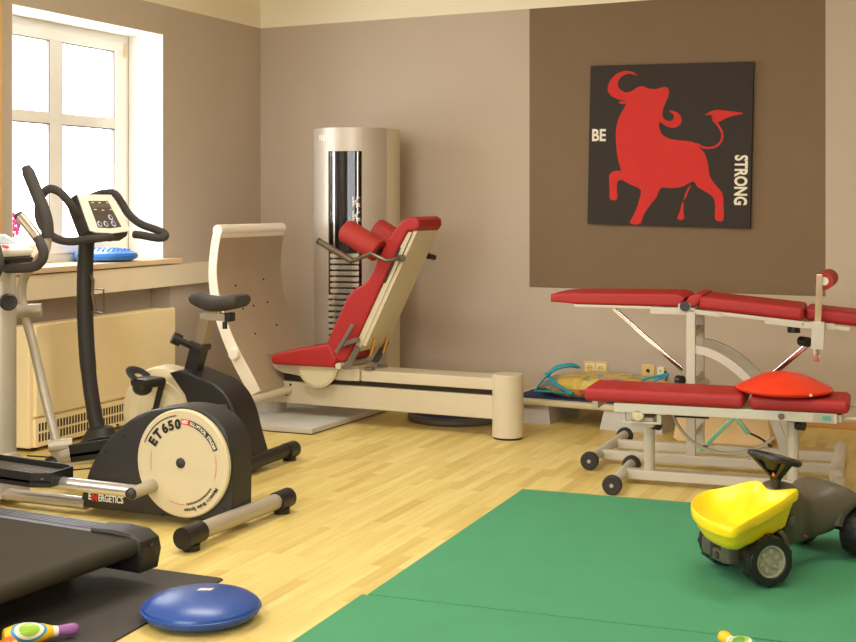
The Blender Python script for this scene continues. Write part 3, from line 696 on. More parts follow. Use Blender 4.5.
sp = cat([(-1.468, 0.358, 0), (-1.462, 0.395, 0), (-1.39, 0.422, 0), (-1.27, 0.448, 0), (-1.14, 0.472, 0), (-1.07, 0.485, 0)], 4)
MB().prism([(p.x, p.y) for p in sp] + [(-1.02, 0.40), (-1.04, 0.345), (-1.45, 0.342)], -0.185, 0.185, 'y', 0.02, seg=3).build('seat_cushion', M['red'], t, **L)
bp = cat([(-1.115, 0.40, 0), (-1.105, 0.46, 0), (-1.03, 0.61, 0), (-0.955, 0.755, 0), (-0.905, 0.805, 0), (-0.848, 0.835, 0), (-0.80, 0.895, 0), (-0.73, 1.03, 0), (-0.665, 1.125, 0), (-0.612, 1.188, 0), (-0.565, 1.213, 0), (-0.522, 1.218, 0)], 4)
MB().prism([(p.x, p.y) for p in bp] + [(-0.50, 1.20), (-0.497, 1.165), (-0.515, 1.142), (-0.57, 1.135), (-0.62, 1.055), (-0.955, 0.395), (-1.0, 0.375)], -0.175, 0.135, 'y', 0.018, seg=3).build('back_cushion', M['red'], t, **L)
bk = MB().prism([(-0.617, 1.055), (-0.57, 1.133), (-0.545, 1.133), (-0.885, 0.445), (-0.92, 0.46)], -0.162, 0.13, 'y', 0.005).build('back_frame', M['freic'], t, **L)
MB().prism([(-0.548, 1.115), (-0.545, 1.142), (-0.515, 1.138), (-0.845, 0.475), (-0.872, 0.482)], -0.155, 0.128, 'y', 0.004).build('back_panel', M['freic'], bk, **L)
for v in (-0.09, 0.07):
    b = MB(); b.cyl((-0.818, v, 0.515), (-0.85, v, 0.415), 0.010); b.build('spring_rod', M['brass'], bk, **L)
    b = MB(); b.cyl((-0.85, v, 0.415), (-0.855, v, 0.335), 0.005, seg=8); b.box((-0.88, v-0.02, 0.33), (-0.83, v+0.02, 0.348), 0.004); b.build('spring_foot', M['steelg'], bk, **L)
for v in (-0.185, 0.165): MB().prism([(-0.985, 0.34), (-0.94, 0.34), (-0.865, 0.465), (-0.895, 0.48)], v, v+0.02, 'y', 0.004).build('hinge_bracket', M['steelg'], t, **L)
b = MB(); b.cyl((-1.0, -0.20, 0.36), (-1.0, 0.20, 0.36), 0.018); b.build('hinge_axle', M['freic'], t, **L)
b = MB(); b.prism([(-1.005, 0.445), (-0.985, 0.437), (-0.875, 0.60), (-0.895, 0.61)], -0.235, -0.222, 'y', 0.003); b.prism([(-0.99, 0.49), (-0.98, 0.465), (-0.87, 0.505), (-0.875, 0.53)], -0.222, -0.17, 'y', 0.003); b.build('side_lever', M['steelg'], t, **L)
b = MB(); b.prism([(-0.725, 0.845), (-0.712, 0.84), (-0.615, 1.04), (-0.628, 1.045)], -0.166, -0.160, 'y'); b.build('slot', M['dark'], bk, **L)
dirp = Vector((-0.80, 0, 0.44)).normalized()
for sg in (-1, 1):
    base = Vector((-0.742, sg*0.19, 1.022)); tip = base+dirp*0.245
    pm = CY(base, dirp)
    MB().lathe([(0.028, 0.0), (0.063, 0.0), (0.068, 0.006), (0.068, 0.235), (0.060, 0.247), (0, 0.25)], pm, 32).build('shoulder_pad', M['redf'], t, **L)
    b = MB(); b.cyl(base+dirp*-0.005, base+dirp*0.05, 0.028); b.build('pad_core', M['blackm'], t, **L)
    hp = [(-1.085, sg*0.27, 1.075), (-0.868, sg*0.27, 0.966), (-0.752, sg*0.26, 1.012), (-0.665, sg*0.245, 0.972), (-0.618, sg*0.19, 0.985)]
    hh = MB().tube([hp[0], hp[1]], 0.0185, 14).build('handle_grip', M['gunm'], t, **L)
    MB().tube(hp[1:], 0.013, 12).build('handle_bar', M['gunm'], hh, **L)
    MB().cyl(Vector(hp[0])+Vector((-0.006, 0, 0.003)), Vector(hp[0])+Vector((0.004, 0, -0.002)), 0.019).build('grip_end', M['blackp'], hh, **L)
    b = MB(); b.cyl((-0.615, sg*0.19, 0.985), (-0.60, sg*0.16, 0.985), 0.02); b.build('handle_socket', M['steelg'], hh, **L)
b = MB(); b.cyl((-0.59, 0.14, 0.985), (-0.575, 0.19, 0.975), 0.016); b.build('lock_knob', M['blackp'], t, **L)
# footplate
left = cat([(-1.728, 1.145, 0), (-1.750, 1.06, 0), (-1.766, 0.945, 0), (-1.766, 0.82, 0), (-1.742, 0.68, 0), (-1.695, 0.53, 0), (-1.625, 0.375, 0), (-1.548, 0.245, 0), (-1.505, 0.170, 0)], 4)
th = 0.058; right = []
left = [p+Vector((-0.025*min(1, max(0, (p.y-0.2)/0.5)), 0, 0)) for p in left]
for i, p in enumerate(left):
    a = left[min(i+1, len(left)-1)]-left[max(i-1, 0)]; a.normalize(); tt = th+0.026*max(0.0, min(1.0, (0.9-p.y)/0.6)); right.append(Vector((p.x-a.y*tt, p.y+a.x*tt, 0)))
b = MB(); b.m(M['fedge']); b.prism([(p.x, p.y) for p in left]+[(p.x, p.y) for p in right[::-1]], -0.35, 0.35, 'y', 0.004)
fp = b.build('footplate', None, t, **L)
b = MB(); b.m(M['fplate'])
secs = []
for p in right[2:]:
    secs.append([(p.x+0.0015, -0.346, p.y), (p.x+0.0015, 0.346, p.y)])
bm_ = bmesh.new(); rows = [[bm_.verts.new(v) for v in q] for q in secs]
for a, c_ in zip(rows, rows[1:]): bm_.faces.new((a[0], a[1], c_[1], c_[0]))
bmesh.ops.solidify(bm_, geom=bm_.faces[:], thickness=0.002)
b.merge(bm_); ff = b.build('footplate_face', None, fp, **L)
b = MB(); b.cyl((-1.727, -0.352, 1.134), (-1.727, 0.352, 1.134), 0.033, seg=20); b.build('footplate_roll', M['fedge'], fp, **L)
def face_at(z):
    for p, q in zip(right, right[1:]):
        if q.y <= z <= p.y: return p.x+(q.x-p.x)*(p.y-z)/(p.y-q.y)
    return right[-1].x
b = MB()
for v, z in ((-0.17, 0.80), (0.14, 0.82), (-0.15, 0.66), (-0.03, 0.67), (0.13, 0.68), (-0.12, 0.51), (0.14, 0.54)):
    x = face_at(z); b.cyl((x-0.004, v, z), (x+0.005, v, z-0.001), 0.0065, seg=10)
b.build('bolt_holes', M['dark'], ff, **L)
MB().lathe([(0, 0), (0.036, 0), (0.036, 0.02), (0.03, 0.03), (0, 0.032)], CY((-1.60, -0.352, 0.415), (0, -1, 0)), 24).build('cover_cap', M['fedge'], fp, **L)
b = MB(); b.cyl((-1.40, -0.08, 0.185), (-1.455, -0.40, 0.160), 0.023); b.ball((-1.457, -0.41, 0.160), 0.03); b.build('cross_bar', M['freic'], t, **L)
b = MB()
for q in ((-1.39, 0.215), (-1.42, 0.155)): b.cyl((q[0], -0.084, q[1]), (q[0], -0.087, q[1]), 0.008, seg=10)
b.build('bolt', M['dark'], t, **L)
b = MB(); b.prism([(-1.93, 0.47), (-1.93, -0.36), (-1.60, -0.43), (-1.30, -0.455), (-1.03, -0.44), (-1.03, 0.47)], 0.006, 0.036, 'z', 0.004); b.build('platform', M['platform'], t, **L)
MB().prism([(-1.92, 0.46), (-1.92, -0.35), (-1.60, -0.42), (-1.04, -0.43), (-1.04, 0.46)], 0.0, 0.007, 'z').build('platform_underside', M['dark'], t, **L)
MB().cyl((-1.575, 0.0, 0.034), (-1.575, 0.0, 0.22), 0.088, seg=32).build('plate_column', M['platform'], t, **L)
# weight tower
TC = Vector((-1.372, 0.70, 0)); TR = 0.281; TH_ = 1.768
def shell(b, r, a0, a1, z0, z1, n, hole=None, th=0.008):
    bm_ = bmesh.new(); zs = [z0, z1]; As = [a0+(a1-a0)*i/n for i in range(n+1)]
    if hole:
        zs = [z0, hole[2], hole[3], z1]; As = sorted(set(As+[hole[0], hole[1]]))
    g = [[bm_.verts.new((TC.x+r*math.cos(R(a)), TC.y+r*math.sin(R(a)), z)) for z in zs] for a in As]
    for i in range(len(As)-1):
        for j in range(len(zs)-1):
            if hole and j == 1 and As[i] >= hole[0]-1e-4 and As[i+1] <= hole[1]+1e-4: continue
            bm_.faces.new((g[i][j], g[i+1][j], g[i+1][j+1], g[i][j+1]))
    bmesh.ops.recalc_face_normals(bm_, faces=bm_.faces[:])
    bmesh.ops.solidify(bm_, geom=bm_.faces[:], thickness=th)
    b.merge(bm_)
W0, W1 = -101.5, -55.0
b = MB(); shell(b, TR, -190, -19.5, 0.0, TH_, 48, (W0, W1, 0.30, 1.62)); tw = b.build('weight_tower', M['freis'], t, label='silver half-round weight tower', **L)
b = MB(); shell(b, TR-0.003, -19.0, 169.5, 0.0, TH_-0.003, 40); b.build('rear_shell', M['freic'], tw, **L)
b = MB(); b.cyl(TC+Vector((0, 0, TH_-0.02)), TC+Vector((0, 0, TH_-0.004)), TR-0.012, seg=48); b.build('tower_lid', M['freic'], tw, **L)
b = MB(); shell(b, TR-0.10, -170, 60, 0.02, TH_-0.04, 30); b.build('inner_liner', M['dark'], tw, **L)
b = MB(); shell(b, TR-0.012, W0, W1, 0.28, 1.64, 14, th=0.003); gp = b.build('viewing_window', M['clear'], tw, label='clear acrylic viewing window', **L)
def on_t(a, r, z): return Vector((TC.x+r*math.cos(R(a)), TC.y+r*math.sin(R(a)), z))
b = MB(); b.cyl(on_t(-97, 0.245, 0.02), on_t(-97, 0.245, 1.72), 0.014); b.cyl(on_t(-60, 0.235, 0.02), on_t(-60, 0.235, 1.72), 0.008); b.build('guide_rod', M['chrome'], tw, **L)
b = MB(); b.cyl(on_t(-83, 0.235, 0.9), on_t(-83, 0.235, 1.72), 0.026); b.cyl(on_t(-76, 0.24, 0.9), on_t(-76, 0.24, 1.72), 0.012); b.build('lifting_belt', M['blackm'], tw, **L)
pd = Vector((math.cos(R(-78)), math.sin(R(-78)), 0)); pn = Vector((-pd.y, pd.x, 0))
for i in range(18):
    z = 0.32+i*0.037; w = 0.098 if i >= 11 else 0.118
    c0 = TC+pd*0.19; ca = c0
    PMX = Matrix(((pn.x, pd.x, 0, ca.x), (pn.y, pd.y, 0, ca.y), (0, 0, 1, z), (0, 0, 0, 1)))
    MB().box((-w, -0.045, 0), (w*0.93, 0.075 if i >= 11 else 0.07, 0.026), 0.003, PMX).build('weight_plate', M['plates'], tw, **L)
b = MB()
GA = -62
for zz in (1.30, 1.21, 1.12):
    o3 = on_t(GA, TR-0.009, zz); tx = Vector((-math.sin(R(GA)), math.cos(R(GA)), 0)); nz = Vector((math.cos(R(GA)), math.sin(R(GA)), 0))
    MX = Matrix(((tx.x, 0, nz.x, o3.x), (tx.y, 0, nz.y, o3.y), (tx.z, 1, nz.z, o3.z), (0, 0, 0, 1)))
    for p0, p1 in (((-0.022, -0.03), (-0.022, 0.035)), ((-0.02, 0.0), (0.022, 0.03)), ((-0.012, 0.008), (0.022, -0.03)), ((0.0, -0.035), (0.004, 0.035)), ((-0.022, -0.012), (0.022, -0.012))):
        q0, q1 = MX @ Vector((p0[0], p0[1], 0)), MX @ Vector((p1[0], p1[1], 0)); b.tube([q0, q1], 0.003, 6)
b.build('printed_diagram', M['letter'], gp, label='white printed diagram', **L)
b = MB()
for k, ch in enumerate('FREI'):
    a = -119+4.9*k; o3 = on_t(a, TR+0.0006, 1.705); tx = Vector((-math.sin(R(a)), math.cos(R(a)), 0)); nz = Vector((math.cos(R(a)), math.sin(R(a)), 0))
    b.text(ch, Matrix(((tx.x, 0, nz.x, o3.x), (tx.y, 0, nz.y, o3.y), (tx.z, 1, nz.z, o3.z), (0, 0, 0, 1))) @ Matrix.Diagonal((0.72, 1, 1, 1)), 0.048, 0.0015)
b.build('maker_lettering', M['letter'], tw, label='small white maker lettering', **L)

# round board under the beam
t = thing('round_balance_board', 'flat dark grey round board on the floor behind the cream beam', 'balance board', (-2.915, 7.23, 0))
MB().lathe([(0, 0), (0.28, 0), (0.29, 0.012), (0.29, 0.03), (0.275, 0.042), (0.255, 0.042)], None, 48).build('rim', M['ringd'], t, world=False)
MB().lathe([(0, 0.038), (0.256, 0.038), (0.256, 0.044), (0, 0.046)], None, 48).build('top_pad', M['bluemat'], t, world=False)

# ------------------------------------------------------------------ step platform and bag
t = thing('step_platform', 'pale step platform with navy top standing on grey blocks at the wall', 'aerobic step', (-2.10, 7.50, 0), WROT)
def trap(b, x0, x1, y0, y1, ins, z0, z1, bev=0.008):
    secs = []
    for z, q in ((z0, 0), (z1, ins)): secs.append([(x0+q, y0+q, z), (x1-q, y0+q, z), (x1-q, y1-q, z), (x0+q, y1-q, z)])
    b.loft(secs); return b
d = MB().prism([(-0.51, -0.19), (-0.45, -0.27), (0.46, -0.27), (0.51, -0.22), (0.51, 0.22), (0.46, 0.27), (-0.45, 0.27), (-0.51, 0.19)], 0.105, 0.142, 'z', 0.012, seg=3).build('deck', M['cream'], t, world=False)
MB().prism([(-0.46, -0.17), (-0.42, -0.225), (0.42, -0.225), (0.46, -0.18), (0.46, 0.18), (0.42, 0.22), (-0.42, 0.22), (-0.46, 0.16)], 0.141, 0.150, 'z', 0.003).build('top_mat', M['bluemat'], d, world=False)
MB().prism([(-0.505, 0.11), (-0.47, 0.11), (-0.47, 0.05), (-0.49, 0.05)], -0.25, 0.25, 'y').build('end_lip', M['cream'], d, world=False)
trap(MB(), -0.46, -0.22, -0.25, 0.25, 0.02, 0, 0.106).build('block', M['platform'], t, world=False)
trap(MB(), 0.09, 0.46, -0.27, 0.27, 0.02, 0, 0.106).build('block', M['platform'], t, world=False)

def bag_mat():
    m = bpy.data.materials.new('bag print'); m.use_nodes = True; nt = m.node_tree; b = nt.nodes['Principled BSDF']; b.inputs['Roughness'].default_value = 0.25
    tc = nt.nodes.new('ShaderNodeTexCoord'); v = nt.nodes.new('ShaderNodeTexVoronoi'); v.inputs['Scale'].default_value = 16
    nt.links.new(tc.outputs['Object'], v.inputs['Vector'])
    rp = nt.nodes.new('ShaderNodeValToRGB'); rp.color_ramp.interpolation = 'CONSTANT'; e = rp.color_ramp.elements
    e[0].color = lin((206, 174, 78)); e[1].position = 0.5; e[1].color = lin((196, 162, 66))
    for p_, c_ in ((0.62, (140, 150, 160)), (0.78, (214, 190, 110)), (0.9, (150, 156, 100))):
        q = e.new(p_); q.color = lin(c_)
    sp0 = nt.nodes.new('ShaderNodeSeparateColor'); nt.links.new(v.outputs['Color'], sp0.inputs[0])
    nt.links.new(sp0.outputs[0], rp.inputs[0])
    w = nt.nodes.new('ShaderNodeTexVoronoi'); w.inputs['Scale'].default_value = 24; nt.links.new(tc.outputs['Object'], w.inputs['Vector'])
    r2 = nt.nodes.new('ShaderNodeValToRGB'); r2.color_ramp.interpolation = 'CONSTANT'; e = r2.color_ramp.elements
    e[0].color = lin((200, 128, 70)); e[1].position = 0.3; e[1].color = lin((120, 160, 70))
    for p_, c_ in ((0.5, (226, 190, 60)), (0.7, (150, 160, 170)), (0.86, (184, 84, 62))):
        q = e.new(p_); q.color = lin(c_)
    s2 = nt.nodes.new('ShaderNodeSeparateColor'); nt.links.new(w.outputs['Color'], s2.inputs[0]); nt.links.new(s2.outputs[0], r2.inputs[0])
    sp = nt.nodes.new('ShaderNodeSeparateXYZ'); nt.links.new(tc.outputs['Object'], sp.inputs[0])
    f = math_node(nt, 'LESS_THAN', sp.outputs[2], 0.055)
    nt.links.new(mixc(nt, f, rp.outputs[0], r2.outputs[0]), b.inputs['Base Color']); return m
t = thing('toy_bag', 'bag of yellow patterned textiles with turquoise handles lying on the step platform', 'bag', (-2.06, 7.50, 0.150), WROT)
bm_ = bmesh.new(); bmesh.ops.create_uvsphere(bm_, u_segments=40, v_segments=20, radius=1)
for v in bm_.verts:
    x, y, z = v.co; sx = math.copysign(abs(x)**0.6, x); sy = math.copysign(abs(y)**0.6, y); sz = math.copysign(abs(z)**0.7, z)
    wob = 1+0.06*math.sin(7*x+3*y)+0.05*math.sin(11*y-5*x+2)
    v.co = (sx*0.40, sy*0.185, max(0.0, 0.055+sz*0.062*wob*(1.05+0.15*math.cos(3*x))))
b = MB(); b.merge(bm_); bg = b.build('bag_body', bag_mat(), t, world=False, sharp=80)
for sx in (-1, 1):
    b = MB()
    if sx < 0:
        b.tube(cat([(-0.38, -0.19, 0.03), (-0.33, -0.18, 0.10), (-0.27, -0.15, 0.155), (-0.20, -0.10, 0.175), (-0.17, -0.02, 0.16)], 5), 0.016, 8, flat=0.35)
        b.tube(cat([(-0.31, -0.16, 0.125), (-0.29, -0.08, 0.165), (-0.22, -0.02, 0.18), (-0.17, 0.0, 0.16)], 5), 0.016, 8, flat=0.35)
        b.tube(cat([(-0.33, -0.15, 0.135), (-0.24, -0.19, 0.075), (-0.14, -0.20, 0.035)], 5), 0.016, 8, flat=0.35)
        b.tube(cat([(-0.38, -0.19, 0.03), (-0.26, -0.205, 0.035), (-0.14, -0.205, 0.03)], 5), 0.016, 8, flat=0.35)
    else:
        b.tube(cat([(0.24, -0.12, 0.08), (0.27, -0.12, 0.13), (0.34, -0.10, 0.15), (0.40, -0.08, 0.165)], 5), 0.015, 8, flat=0.5)
        b.tube(cat([(0.28, -0.14, 0.09), (0.34, -0.12, 0.13), (0.40, -0.08, 0.16)], 5), 0.013, 8, flat=0.5)
    b.build('strap', M['cyan'], bg, world=False)

# wooden box behind the benches
o = MB().prism([(-1.56, 0.02), (-1.535, 0.0), (-1.06, 0.0), (-1.035, 0.03), (-1.06, 0.19), (-1.53, 0.19)], 7.02, 7.30, 'y', 0.008).build('wooden_box', M['tan'])
tag(o, 'low tan wooden box on the floor behind the two benches', 'box')

# ------------------------------------------------------------------ sockets and painting on the back wall
def wall_pt(u, out, z):
    c_, s2 = math.cos(WROT), math.sin(WROT); return (WO[0]+u*c_+out*s2, WO[1]+u*s2-out*c_, z)
def socket(name, label, cu, cz, w, h, holes, grp=None):
    t = thing(name, label, 'wall socket', wall_pt(cu, 0, cz), WROT, grp)
    MB().box((-w/2, -0.010, -h/2), (w/2, 0, h/2), 0.003).build('faceplate', M['socket'], t, world=False)
    for x in holes:
        f = MB().box((x-0.029, -0.013, -0.029), (x+0.029, -0.009, 0.029), 0.003).build('insert', M['socketi'], t, world=False)
        MB().lathe([(0.021, 0), (0.023, 0.002), (0.021, 0.003), (0.0, 0.0006)], CY((x, -0.0132, 0), (0, -1, 0)), 24).build('recess', M['socket'], f, world=False)
        b = MB(); b.cyl((x-0.009, -0.0135, 0.003), (x-0.009, -0.0155, 0.003), 0.003, seg=8); b.cyl((x+0.009, -0.0135, 0.003), (x+0.009, -0.0155, 0.003), 0.003, seg=8); b.build('contact', M['dark'], f, world=False)
    return t
socket('power_socket', 'cream double power socket on the wall above the bag', -2.739, 0.263, 0.157, 0.080, (-0.036, 0.036))
t = socket('aerial_socket', 'single cream aerial socket left of the small white junction box', -2.400, 0.267, 0.080, 0.075, ())
MB().lathe([(0, 0), (0.012, 0), (0.010, 0.006), (0.004, 0.006), (0.004, 0.001), (0, 0.001)], CY((0, -0.010, 0), (0, -1, 0)), 18).build('outlet', M['dark'], t, world=False)
t = thing('junction_box', 'small cream junction box with a black cord right of the aerial socket', 'junction box', wall_pt(-2.318, 0, 0.268), WROT)
c = MB().box((-0.022, -0.024, -0.028), (0.022, 0, 0.028), 0.004).build('casing', M['socketi'], t, world=False)
MB().cyl((0, -0.0235, 0.004), (0, -0.0255, 0.004), 0.005, seg=10).build('screw', M['gunm'], c, world=False)
MB().tube(cat([(0.015, -0.01, -0.02), (0.03, -0.012, 0.0), (0.032, -0.012, -0.05), (0.0, -0.012, -0.08), (-0.02, -0.012, -0.20)], 5), 0.004, 8).build('cord', M['blackm'], t, world=False)

PW, PH = 1.013, 0.984
t = thing('painting', 'square black canvas with a red bull and the words BE STRONG', 'painting', wall_pt(-2.268, 0.0, 1.646), rot=(0, R(1.25), WROT))
MB().box((-PW/2, -0.032, -PH/2), (PW/2, 0, PH/2), 0.003).build('canvas', M['canvas'], t, world=False)
def pc(x, y):
    s_, q = 0.5, 0.5
    for _ in range(6):
        s_ = (x-(33-6*q))/550.0; top = 53-13*s_; bot = 588+15*s_; q = (y-top)/(bot-top)
    return ((s_-0.5)*PW, (0.5-q)*PH)
def shape(b, pts, y, n=3, smooth=True):
    P = [Vector((p[0], p[1], 0)) for p in pts]
    Q = cat(P, n, True) if smooth else P
    b.poly([(pc(p.x, p.y)[0], y, pc(p.x, p.y)[1]) for p in Q])
b = MB()
shape(b, [(199, 86), (180, 73), (150, 71), (120, 85), (99, 112), (96, 138), (112, 157), (140, 168), (158, 172),
          (133, 176), (147, 183), (160, 182), (150, 203), (134, 232), (126, 272), (127, 320), (134, 370), (146, 408), (140, 408), (118, 411), (104, 424), (104, 440), (106, 475), (108, 505), (131, 505), (131, 475), (131, 452), (136, 443), (150, 440), (178, 455), (205, 466), (215, 480),
          (205, 522), (192, 555), (178, 586), (212, 588), (226, 556), (246, 525), (268, 497), (282, 467), (315, 467), (355, 462), (390, 444),
          (405, 462), (430, 478), (454, 494), (464, 522), (465, 573), (491, 574), (491, 525), (487, 485), (468, 460), (446, 428), (440, 390), (428, 350), (412, 332), (402, 318), (380, 309), (340, 305), (306, 299), (284, 284), (275, 262), (277, 243),
          (296, 256), (322, 263), (342, 255), (350, 237), (342, 216), (324, 206), (308, 206), (321, 217), (324, 230), (313, 240), (297, 237), (286, 226),
          (287, 203), (294, 182), (303, 160), (307, 140), (300, 126), (284, 126), (262, 132), (238, 130), (214, 122), (196, 128), (178, 139), (158, 143), (138, 132), (130, 115), (138, 95), (156, 83), (178, 80)], -0.0327)
# tail with tuft
tl = cat([(402, 316, 0), (420, 328, 0), (446, 331, 0), (470, 322, 0), (483, 303, 0), (484, 280, 0), (473, 258, 0), (459, 240, 0), (452, 226, 0)], 5)
wd = [6]*len(tl)
for i in range(len(tl)-1):
    a, c_ = tl[i], tl[i+1]; d0 = (c_-a).normalized(); nn = Vector((-d0.y, d0.x, 0))*3.6
    b.poly([(pc(p.x, p.y)[0], -0.0327, pc(p.x, p.y)[1]) for p in (a-nn, c_-nn, c_+nn, a+nn)])
shape(b, [(428, 221), (444, 209), (470, 203), (508, 207), (552, 214), (522, 222), (496, 231), (472, 244), (452, 241), (460, 229), (445, 219)], -0.0328)
shape(b, [(383, 457), (372, 470), (364, 490), (359, 506), (366, 500), (373, 484)], -0.0328)
shape(b, [(355, 514), (347, 548), (339, 571), (361, 571), (359, 540), (360, 520)], -0.0328)
b.build('bull_figure', M['bull'], t, world=False, label='red painted bull')
b = MB(); p = pc(65, 290); b.text('BE', xz(p[0], -0.0325, p[1]) @ Matrix.Diagonal((0.9, 1.05, 1, 1)), 0.098, 0.0028)
b.build('first_word', M['letter'], t, world=False, label='white stencilled word BE'); b = MB()
p = pc(544, 440); b.text('STRONG', rotz(xz(p[0], -0.0325, p[1]), R(-90)) @ Matrix.Diagonal((0.76, 1.05, 1, 1)), 0.098, 0.0034)
b.build('second_word', M['letter'], t, world=False, label='white stencilled word STRONG')

# ------------------------------------------------------------------ benches (local: x along, y away)
def wheel(parent, x, y, z, r=0.044):
    w = MB().lathe([(0, -0.016), (r-0.006, -0.016), (r, -0.010), (r, 0.010), (r-0.006, 0.016), (0, 0.016)], CY((x, y, z), (0, -1, 0)), 28).build('wheel', M['rubber'], parent, world=False)
    MB().cyl((x, y-0.0165, z), (x, y-0.021, z), 0.009, seg=12).build('axle_bolt', M['silver'], w, world=False)
def pad(b, x0, x1, y0, y1, z0, z1, r=0.02, mtx=None): return b.box((x0, y0, z0), (x1, y1, z1), r, mtx, 3)

t = thing('exercise_bench', 'low red exercise bench in front, with an orange wobble disc on it', 'bench', (-1.54, 5.90, 0), R(4), 'red upholstered benches')
for v in (-0.275, 0.20): wheel(t, 0.0, v, 0.044)
MB().cyl((0.0, -0.255, 0.048), (0.0, 0.185, 0.048), 0.024).build('axle', M['benchf'], t, world=False)
MB().box((0.0, -0.028, 0.022), (0.95, 0.028, 0.068), 0.006).build('base_beam', M['benchf'], t, world=False)
MB().cyl((0.95, -0.27, 0.04), (0.95, 0.13, 0.04), 0.030).build('end_bar', M['benchf'], t, world=False)
for u in (0.118, 0.757): MB().cyl((u, 0, 0.066), (u, 0, 0.345 if u < 0.5 else 0.335), 0.026).build('post', M['benchf'], t, world=False)
MB().cyl((0.757, 0, 0.31), (0.757, 0, 0.37), 0.010).build('piston', M['chrome'], t, world=False)
MB().cyl((0.757, 0, 0.326), (0.757, 0, 0.338), 0.029).build('collar', M['blackp'], t, world=False)
f = MB(); f.box((-0.01, -0.19, 0.354), (0.95, -0.155, 0.397), 0.004); f.box((-0.01, 0.085, 0.354), (0.95, 0.12, 0.397), 0.004)
for u in (0.0, 0.10, 0.73, 0.93): f.box((u, -0.17, 0.358), (u+0.04, 0.10, 0.39), 0.003)
fr = f.build('seat_frame', M['benchf'], t, world=False)
MB().box((-0.115, -0.17, 0.362), (-0.085, 0.07, 0.398), 0.004).build('end_bracket', M['silver'], t, world=False)
MB().box((0.85, -0.1912, 0.358), (0.935, -0.1895, 0.393)).build('nameplate', M['silver'], fr, world=False)
MB().box((0.89, -0.1922, 0.366), (0.925, -0.1905, 0.386)).build('nameplate_print', M['teal'], fr, world=False)
MB().cyl((0.72, -0.188, 0.374), (0.72, -0.194, 0.374), 0.014).build('frame_bolt', M['gunm'], fr, world=False)
b = MB(); b.box((0.02, -0.17, 0.31), (0.04, -0.15, 0.355), 0.002); b.box((0.18, -0.17, 0.31), (0.20, -0.15, 0.355), 0.002); b.box((0.02, -0.17, 0.305), (0.20, -0.15, 0.315), 0.002); b.box((0.06, -0.14, 0.285), (0.16, 0.03, 0.33), 0.004); b.build('latch_bracket', M['benchf'], t, world=False)
MB().lathe([(0, 0), (0.027, 0), (0.027, 0.012), (0.022, 0.018), (0.008, 0.018), (0.008, 0.022), (0, 0.022)], CY((0.098, -0.172, 0.345), (0, -1, 0)), 24).build('latch_wheel', M['cream'], t, world=False)
for u, z in ((0.15, 0.28), (0.785, 0.315)): MB().cyl((u-0.01, -0.02, z), (u+0.02, -0.035, z), 0.024).build('clamp_knob', M['blackp'], t, world=False)
MB().cyl((0.25, -0.10, 0.345), (0.40, -0.10, 0.345), 0.014).build('cross_pin', M['blackm'], t, world=False)
pad(MB(), -0.145, 0.562, -0.20, 0.10, 0.398, 0.460).build('seat_pad', M['red'], t, world=False)
pad(MB(), 0.585, 1.0, -0.20, 0.10, 0.398, 0.455).build('back_pad', M['red'], t, world=False)
b = MB(); b.tube(cat([(0.96, -0.14, 0.372), (1.06, -0.14, 0.374), (1.11, -0.12, 0.38), (1.12, -0.04, 0.40), (1.10, 0.07, 0.41), (1.04, 0.09, 0.40), (0.96, 0.09, 0.375)], 5), 0.007, 10); b.build('end_handle', M['cream'], t, world=False)
b = MB(); b.tube(cat([(0.225, -0.02, 0.34), (0.25, -0.02, 0.285), (0.30, -0.02, 0.225), (0.37, -0.02, 0.185), (0.46, -0.02, 0.168), (0.56, -0.02, 0.183), (0.63, -0.02, 0.215), (0.68, -0.02, 0.255)], 6), 0.0075, 10); b.build('foot_lever', M['silver'], t, world=False)
b = MB(); b.prism([(0.335, 0.165), (0.355, 0.155), (0.51, 0.325), (0.49, 0.335)], 0.0, 0.03, 'y', 0.003); b.prism([(0.49, 0.335), (0.515, 0.33), (0.575, 0.262), (0.555, 0.25)], 0.0, 0.03, 'y', 0.003); b.build('backrest_strut', M['chrome'], t, world=False)
MB().tube(cat([(0.56, 0.015, 0.262), (0.62, 0.015, 0.235), (0.665, 0.015, 0.20)], 4), 0.005, 8).build('cable', M['blackm'], t, world=False)

# orange wobble disc on the bench
ub = Vector((0.722, -0.045))
bx, by = -1.54+ub.x*math.cos(R(4))-ub.y*math.sin(R(4)), 5.90+ub.x*math.sin(R(4))+ub.y*math.cos(R(4))
t = thing('wobble_disc', 'orange domed wobble disc lying on the low red bench', 'wobble disc', (bx, by, 0.4612))
MB().lathe([(0, 0.0), (0.19, 0.0), (0.207, 0.010), (0.209, 0.018), (0.200, 0.027), (0.165, 0.042), (0.12, 0.065), (0.08, 0.080), (0.04, 0.088), (0, 0.090)], None, 56).build('dome', M['orange'], t, world=False)
MB().cyl((0.13, -0.158, 0.014), (0.135, -0.166, 0.014), 0.006, seg=10).build('valve', M['letter'], t, world=False)

